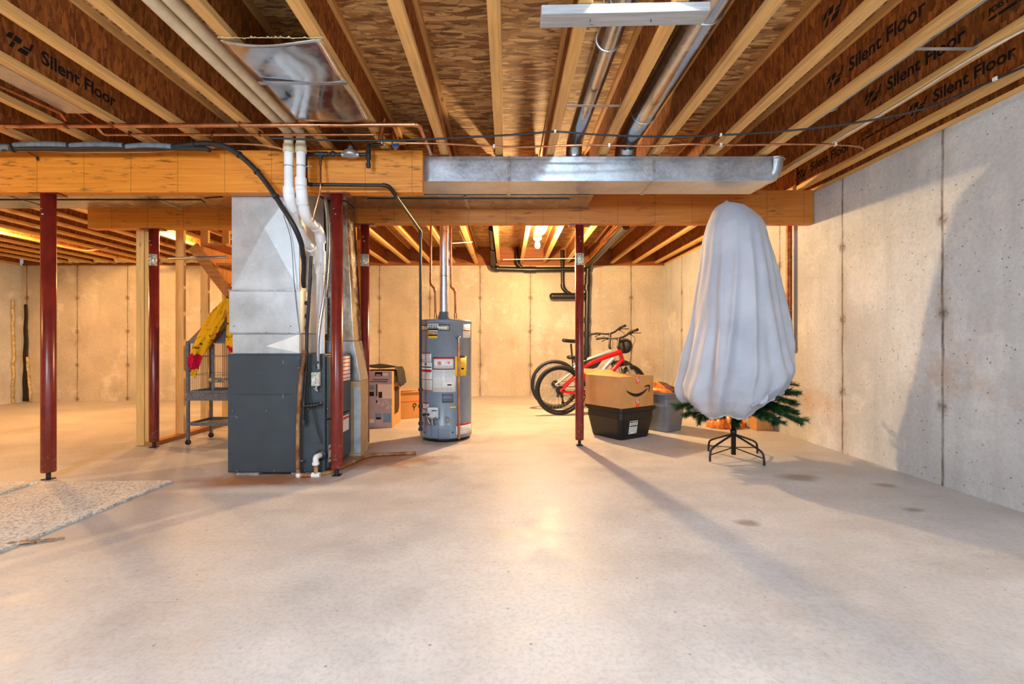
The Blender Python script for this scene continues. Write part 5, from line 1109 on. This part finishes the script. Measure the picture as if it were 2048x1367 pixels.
for k in range(22):   # upper branches hidden beneath the cover give it a body
    a_ = k * 2.4; z = .75 + k * .052; r = .2 * (1 - (z - .6) / 1.6)
    branch((tx, ty, z), (tx + r * math.cos(a_), ty + r * math.sin(a_), z + .05), 30, 0, .03, t)
prof = [(405, 1444, 1462), (408, 1436, 1474), (413, 1431, 1487), (424, 1425, 1502), (440, 1418, 1519), (452, 1413, 1526), (480, 1406, 1531), (520, 1401, 1541), (560, 1394, 1549), (600, 1386, 1556), (650, 1377, 1565), (700, 1364, 1574), (740, 1355, 1583), (770, 1348, 1582), (795, 1349, 1574), (815, 1361, 1556), (830, 1388, 1528), (842, 1420, 1500)]
zs_ = [EYE + (CY - y) / F * ty for y, a, b in prof]; xl = [(a - CX) / F * ty for y, a, b in prof]; xr = [(b - CX) / F * ty for y, a, b in prof]
def interp(z, arr):
    if z >= zs_[0]: return arr[0]
    for i in range(len(zs_) - 1):
        if z >= zs_[i + 1]:
            f = (zs_[i] - z) / (zs_[i] - zs_[i + 1]); return arr[i] + (arr[i + 1] - arr[i]) * f
    return arr[-1]
RF = random.Random(5); folds = [(RF.uniform(0, 2 * PI), RF.uniform(.06, .2), RF.uniform(.3, 1.0), RF.uniform(-.3, .3)) for _ in range(27)]
def cover(u, v):
    th = u * 2 * PI                                       # 0 = right, 1.5 pi = towards the camera
    c, s = math.cos(th), math.sin(th)
    hem = .335 + .30 * max(0, math.cos(th + .25)) ** 1.6 + .04 * max(0, -c) + .012 * math.sin(3 * th)
    z = zs_[0] + .012 - (zs_[0] + .012 - hem) * (v ** 1.0)
    a, b = interp(z, xl), interp(z, xr); xc, r = (a + b) / 2, (b - a) / 2
    f = 0.0
    for (t0, w, h, dr) in folds:
        d = (th - t0 - dr * v + PI) % (2 * PI) - PI; f += h * (math.exp(-(d / w) ** 2) if h < .7 else math.exp(-abs(d) / (w * .9)))
    down = max(0, min(1, (v - .1) / .5))
    amp = (.003 + .064 * down) * (1 - .5 * max(0, min(1, (v - .78) / .14))) * (r / .4)
    rr = r * (.965) + amp * (f - .8) + .006 * math.sin(17 * th + 9 * v) * down
    low = max(0, (v - .86) / .14)                        # gathered elastic hem
    rr *= 1 - .16 * low ** 2
    sw = max(0, 1 - abs(v - .9) / .14); rr += .016 * sw * math.sin(5 * th + 1.2) + .01 * sw * math.sin(11 * th + 20 * v)
    if v > .9: rr += .010 * math.sin(30 * th + 3 * math.sin(4 * th)) * (v - .9) / .1
    en = max(0, min(1, (v - .78) / .08)) * max(0, min(1, (1.0 - v) / .04)); ph = v * 26 + 2.2 * math.sin(2 * th + .6) + 1.1 * math.sin(5 * th)
    rr += .013 * en * (1 - abs(math.sin(ph))) * (.4 + .6 * max(0, math.sin(th * 1.5 + 1)))
    if v < .03: rr *= .25 + .75 * (v / .03) ** .5
    return Vector((xc + rr * c, ty + rr * s * .86, z - .018 * low * math.sin(7 * th)))
t = thing('tree_cover', 'pale grey cloth cover draped over the artificial tree', 'cover', (tx, ty, .35))
mb = MB(); mb.grid(cover, 220, 130, True); top = [cover(k / 220, 0) for k in range(220)]; mb.add(top + [sum(top, Vector()) / 220 + Vector((0, 0, .006))], [(k, (k + 1) % 220, 220) for k in range(220)], True)
mb.build('cloth', M['cloth'], t, solid=.004)
hp_ = [cover(k / 120, 1.0) for k in range(120)]
MB().tube([p + Vector((0, 0, .0)) for p in hp_], [.011 + .004 * math.sin(k * 2.1) for k in range(120)], 8, False, True).build('gathered_hem', M['cloth'], t)
mb = MB()
def corner(u, v):
    p = P(1500, 812, 3.48).lerp(P(1531, 778, 3.54), u); q = P(1504, 812, 3.45).lerp(P(1533, 804, 3.48), u); w = p.lerp(q, v); return w + Vector((0, -.018 * math.sin(v * PI) - .012 * math.sin(u * 8), .008 * math.sin(u * 7)))
mb.grid(corner, 14, 10); mb.build('loose_corner', M['cloth'], t, solid=.004)
# things on the floor behind the tree
p = P(1450, 848, 5.25); zf = fz(p.x)
mb = MB()
def sack(u, v):
    a = u * 2 * PI; k = math.cos(v * PI / 2)
    return Vector((p.x + .185 * math.cos(a) * k * (1 + .12 * math.sin(13 * a + 5 * v)), 5.25 + .17 * math.sin(a) * k * (1 + .12 * math.sin(11 * a)), zf + .003 + .15 * math.sin(v * PI / 2) * (1 + .1 * math.sin(8 * a + 3 * v))))
mb.grid(sack, 60, 14, True)
mb.solo('orange_bag', M['plasticbag'], 'crumpled orange plastic bag on the floor behind the tree stand', 'bag')
p = P(1512, 847, 5.1)
t = thing('floor_carton', 'low tan cardboard box on the floor against the right wall behind the tree', 'box', (2.62, 5.0, fz(2.6) + .002))
MB().box(2.66, 2.845, 5.0, 5.42, fz(2.6) + .002, .2).build('carton', M['card'], t, bev=.004)
MB().box(2.6575, 2.6595, 5.15, 5.22, fz(2.6) + .01, .19).build('tape', M['sticker'], t)

# ------------------------------------------------------------------ carpet remnants
def rug(name, label, pts, z, th):
    mb = MB(); n = len(pts); lo = [(x, y, z + fz(x)) for x, y in pts]; hi = [(x, y, z + th + fz(x)) for x, y in pts]
    mb.add(hi, [tuple(range(n))], False); mb.add(lo, [tuple(range(n))[::-1]])
    mb.add(lo + hi, [(k, (k + 1) % n, n + (k + 1) % n, n + k) for k in range(n)])
    return mb.solo(name, M['rug'], label, 'carpet')
def edge(a, b, n, j):
    return [(a[0] + (b[0] - a[0]) * k / n + RN.uniform(-j, j), a[1] + (b[1] - a[1]) * k / n + RN.uniform(-j, j)) for k in range(n)]
rug('carpet_remnant', 'large looped beige carpet remnant lying on the floor at lower left', edge((-2.405, 3.38), (-4.9, 3.40), 30, .006) + edge((-4.9, 3.40), (-4.9, 1.9), 4, 0) + edge((-4.9, 1.9), (-2.43, 1.9), 6, .0) + edge((-2.43, 1.9), (-2.405, 3.38), 34, .006), .001, .014)
rug('carpet_piece', 'smaller beige carpet piece lying on top of the large remnant at far left', edge((-3.345, 3.35), (-4.8, 3.37), 18, .006) + edge((-4.8, 3.37), (-4.8, 2.4), 3, 0) + edge((-4.8, 2.4), (-3.30, 2.4), 5, 0) + edge((-3.30, 2.4), (-3.345, 3.35), 18, .006), .016, .014)
a, b = P(22, 1098, 2.33), P(128, 1079, 2.4)
mb = MB()
def strip(u, v):
    p = a.lerp(b, u); w = .05 * (1 - u) ** .7 + .004
    return Vector((p.x + .012 * math.sin(u * 19), p.y + (v - .5) * w, fz(p.x) + .006 + .012 * math.sin(v * PI) * (1 - u) + .004 * math.sin(u * 23 + v * 5)))
mb.grid(strip, 30, 7); mb.solo('torn_strip', plain('torn tan backing', (176, 142, 108), .85, 0, .25, 20), 'torn tan strip of carpet backing on the floor beside the carpet edge', 'strip', solid=.003)

# ------------------------------------------------------------------ lights, world, camera
def lamp(name, loc, power, col, r):
    l = bpy.data.lights.new(name, 'POINT'); l.energy = power; l.color = lin(col)[:3]; l.shadow_soft_size = r
    o = bpy.data.objects.new(name, l); C.objects.link(o); o.location = loc
WARM, WARMER, COOL = (255, 212, 152), (255, 200, 126), (205, 229, 250)
lamp('bulb_light', bp - Vector((0, 0, .10)), 290, WARM, .04)
lamp('left_back_bulb', (-6.5, 5.9, 2.42), 240, WARMER, .05)
lamp('stair_bulb', (-4.45, 6.6, 2.42), 90, WARMER, .05)
lamp('left_front_bulb', (-5.8, 2.2, 2.2), 90, WARMER, .05)
lamp('front_bulb', (.45, 1.3, 2.5), 130, COOL, .05)
lamp('near_left_fill', (-1.7, -1.0, 2.2), 480, COOL, .5)  # added soft fill behind the camera, not a fixture of the room
lamp('near_right_fill', (1.6, -1.2, 2.1), 190, COOL, .5)  # second, weaker fill added behind the camera on the right
w = bpy.data.worlds.new('World'); bpy.context.scene.world = w; w.use_nodes = True
w.node_tree.nodes['Background'].inputs[0].default_value = (.8, .85, 1, 1); w.node_tree.nodes['Background'].inputs[1].default_value = .3
cam = bpy.data.cameras.new('Camera'); co = bpy.data.objects.new('Camera', cam); C.objects.link(co)
co.location = (0, 0, EYE); co.rotation_euler = (PI / 2, 0, 0)
cam.sensor_width = 36; cam.lens = F / 2048 * 36; cam.shift_x = (1024 - CX) / 2048; cam.clip_start = .05
sc = bpy.context.scene; sc.camera = co
sc.view_settings.view_transform = 'Standard'; sc.view_settings.look = 'None'; sc.view_settings.gamma = 1; sc.view_settings.use_curve_mapping = False
sc.view_settings.exposure = 0.25
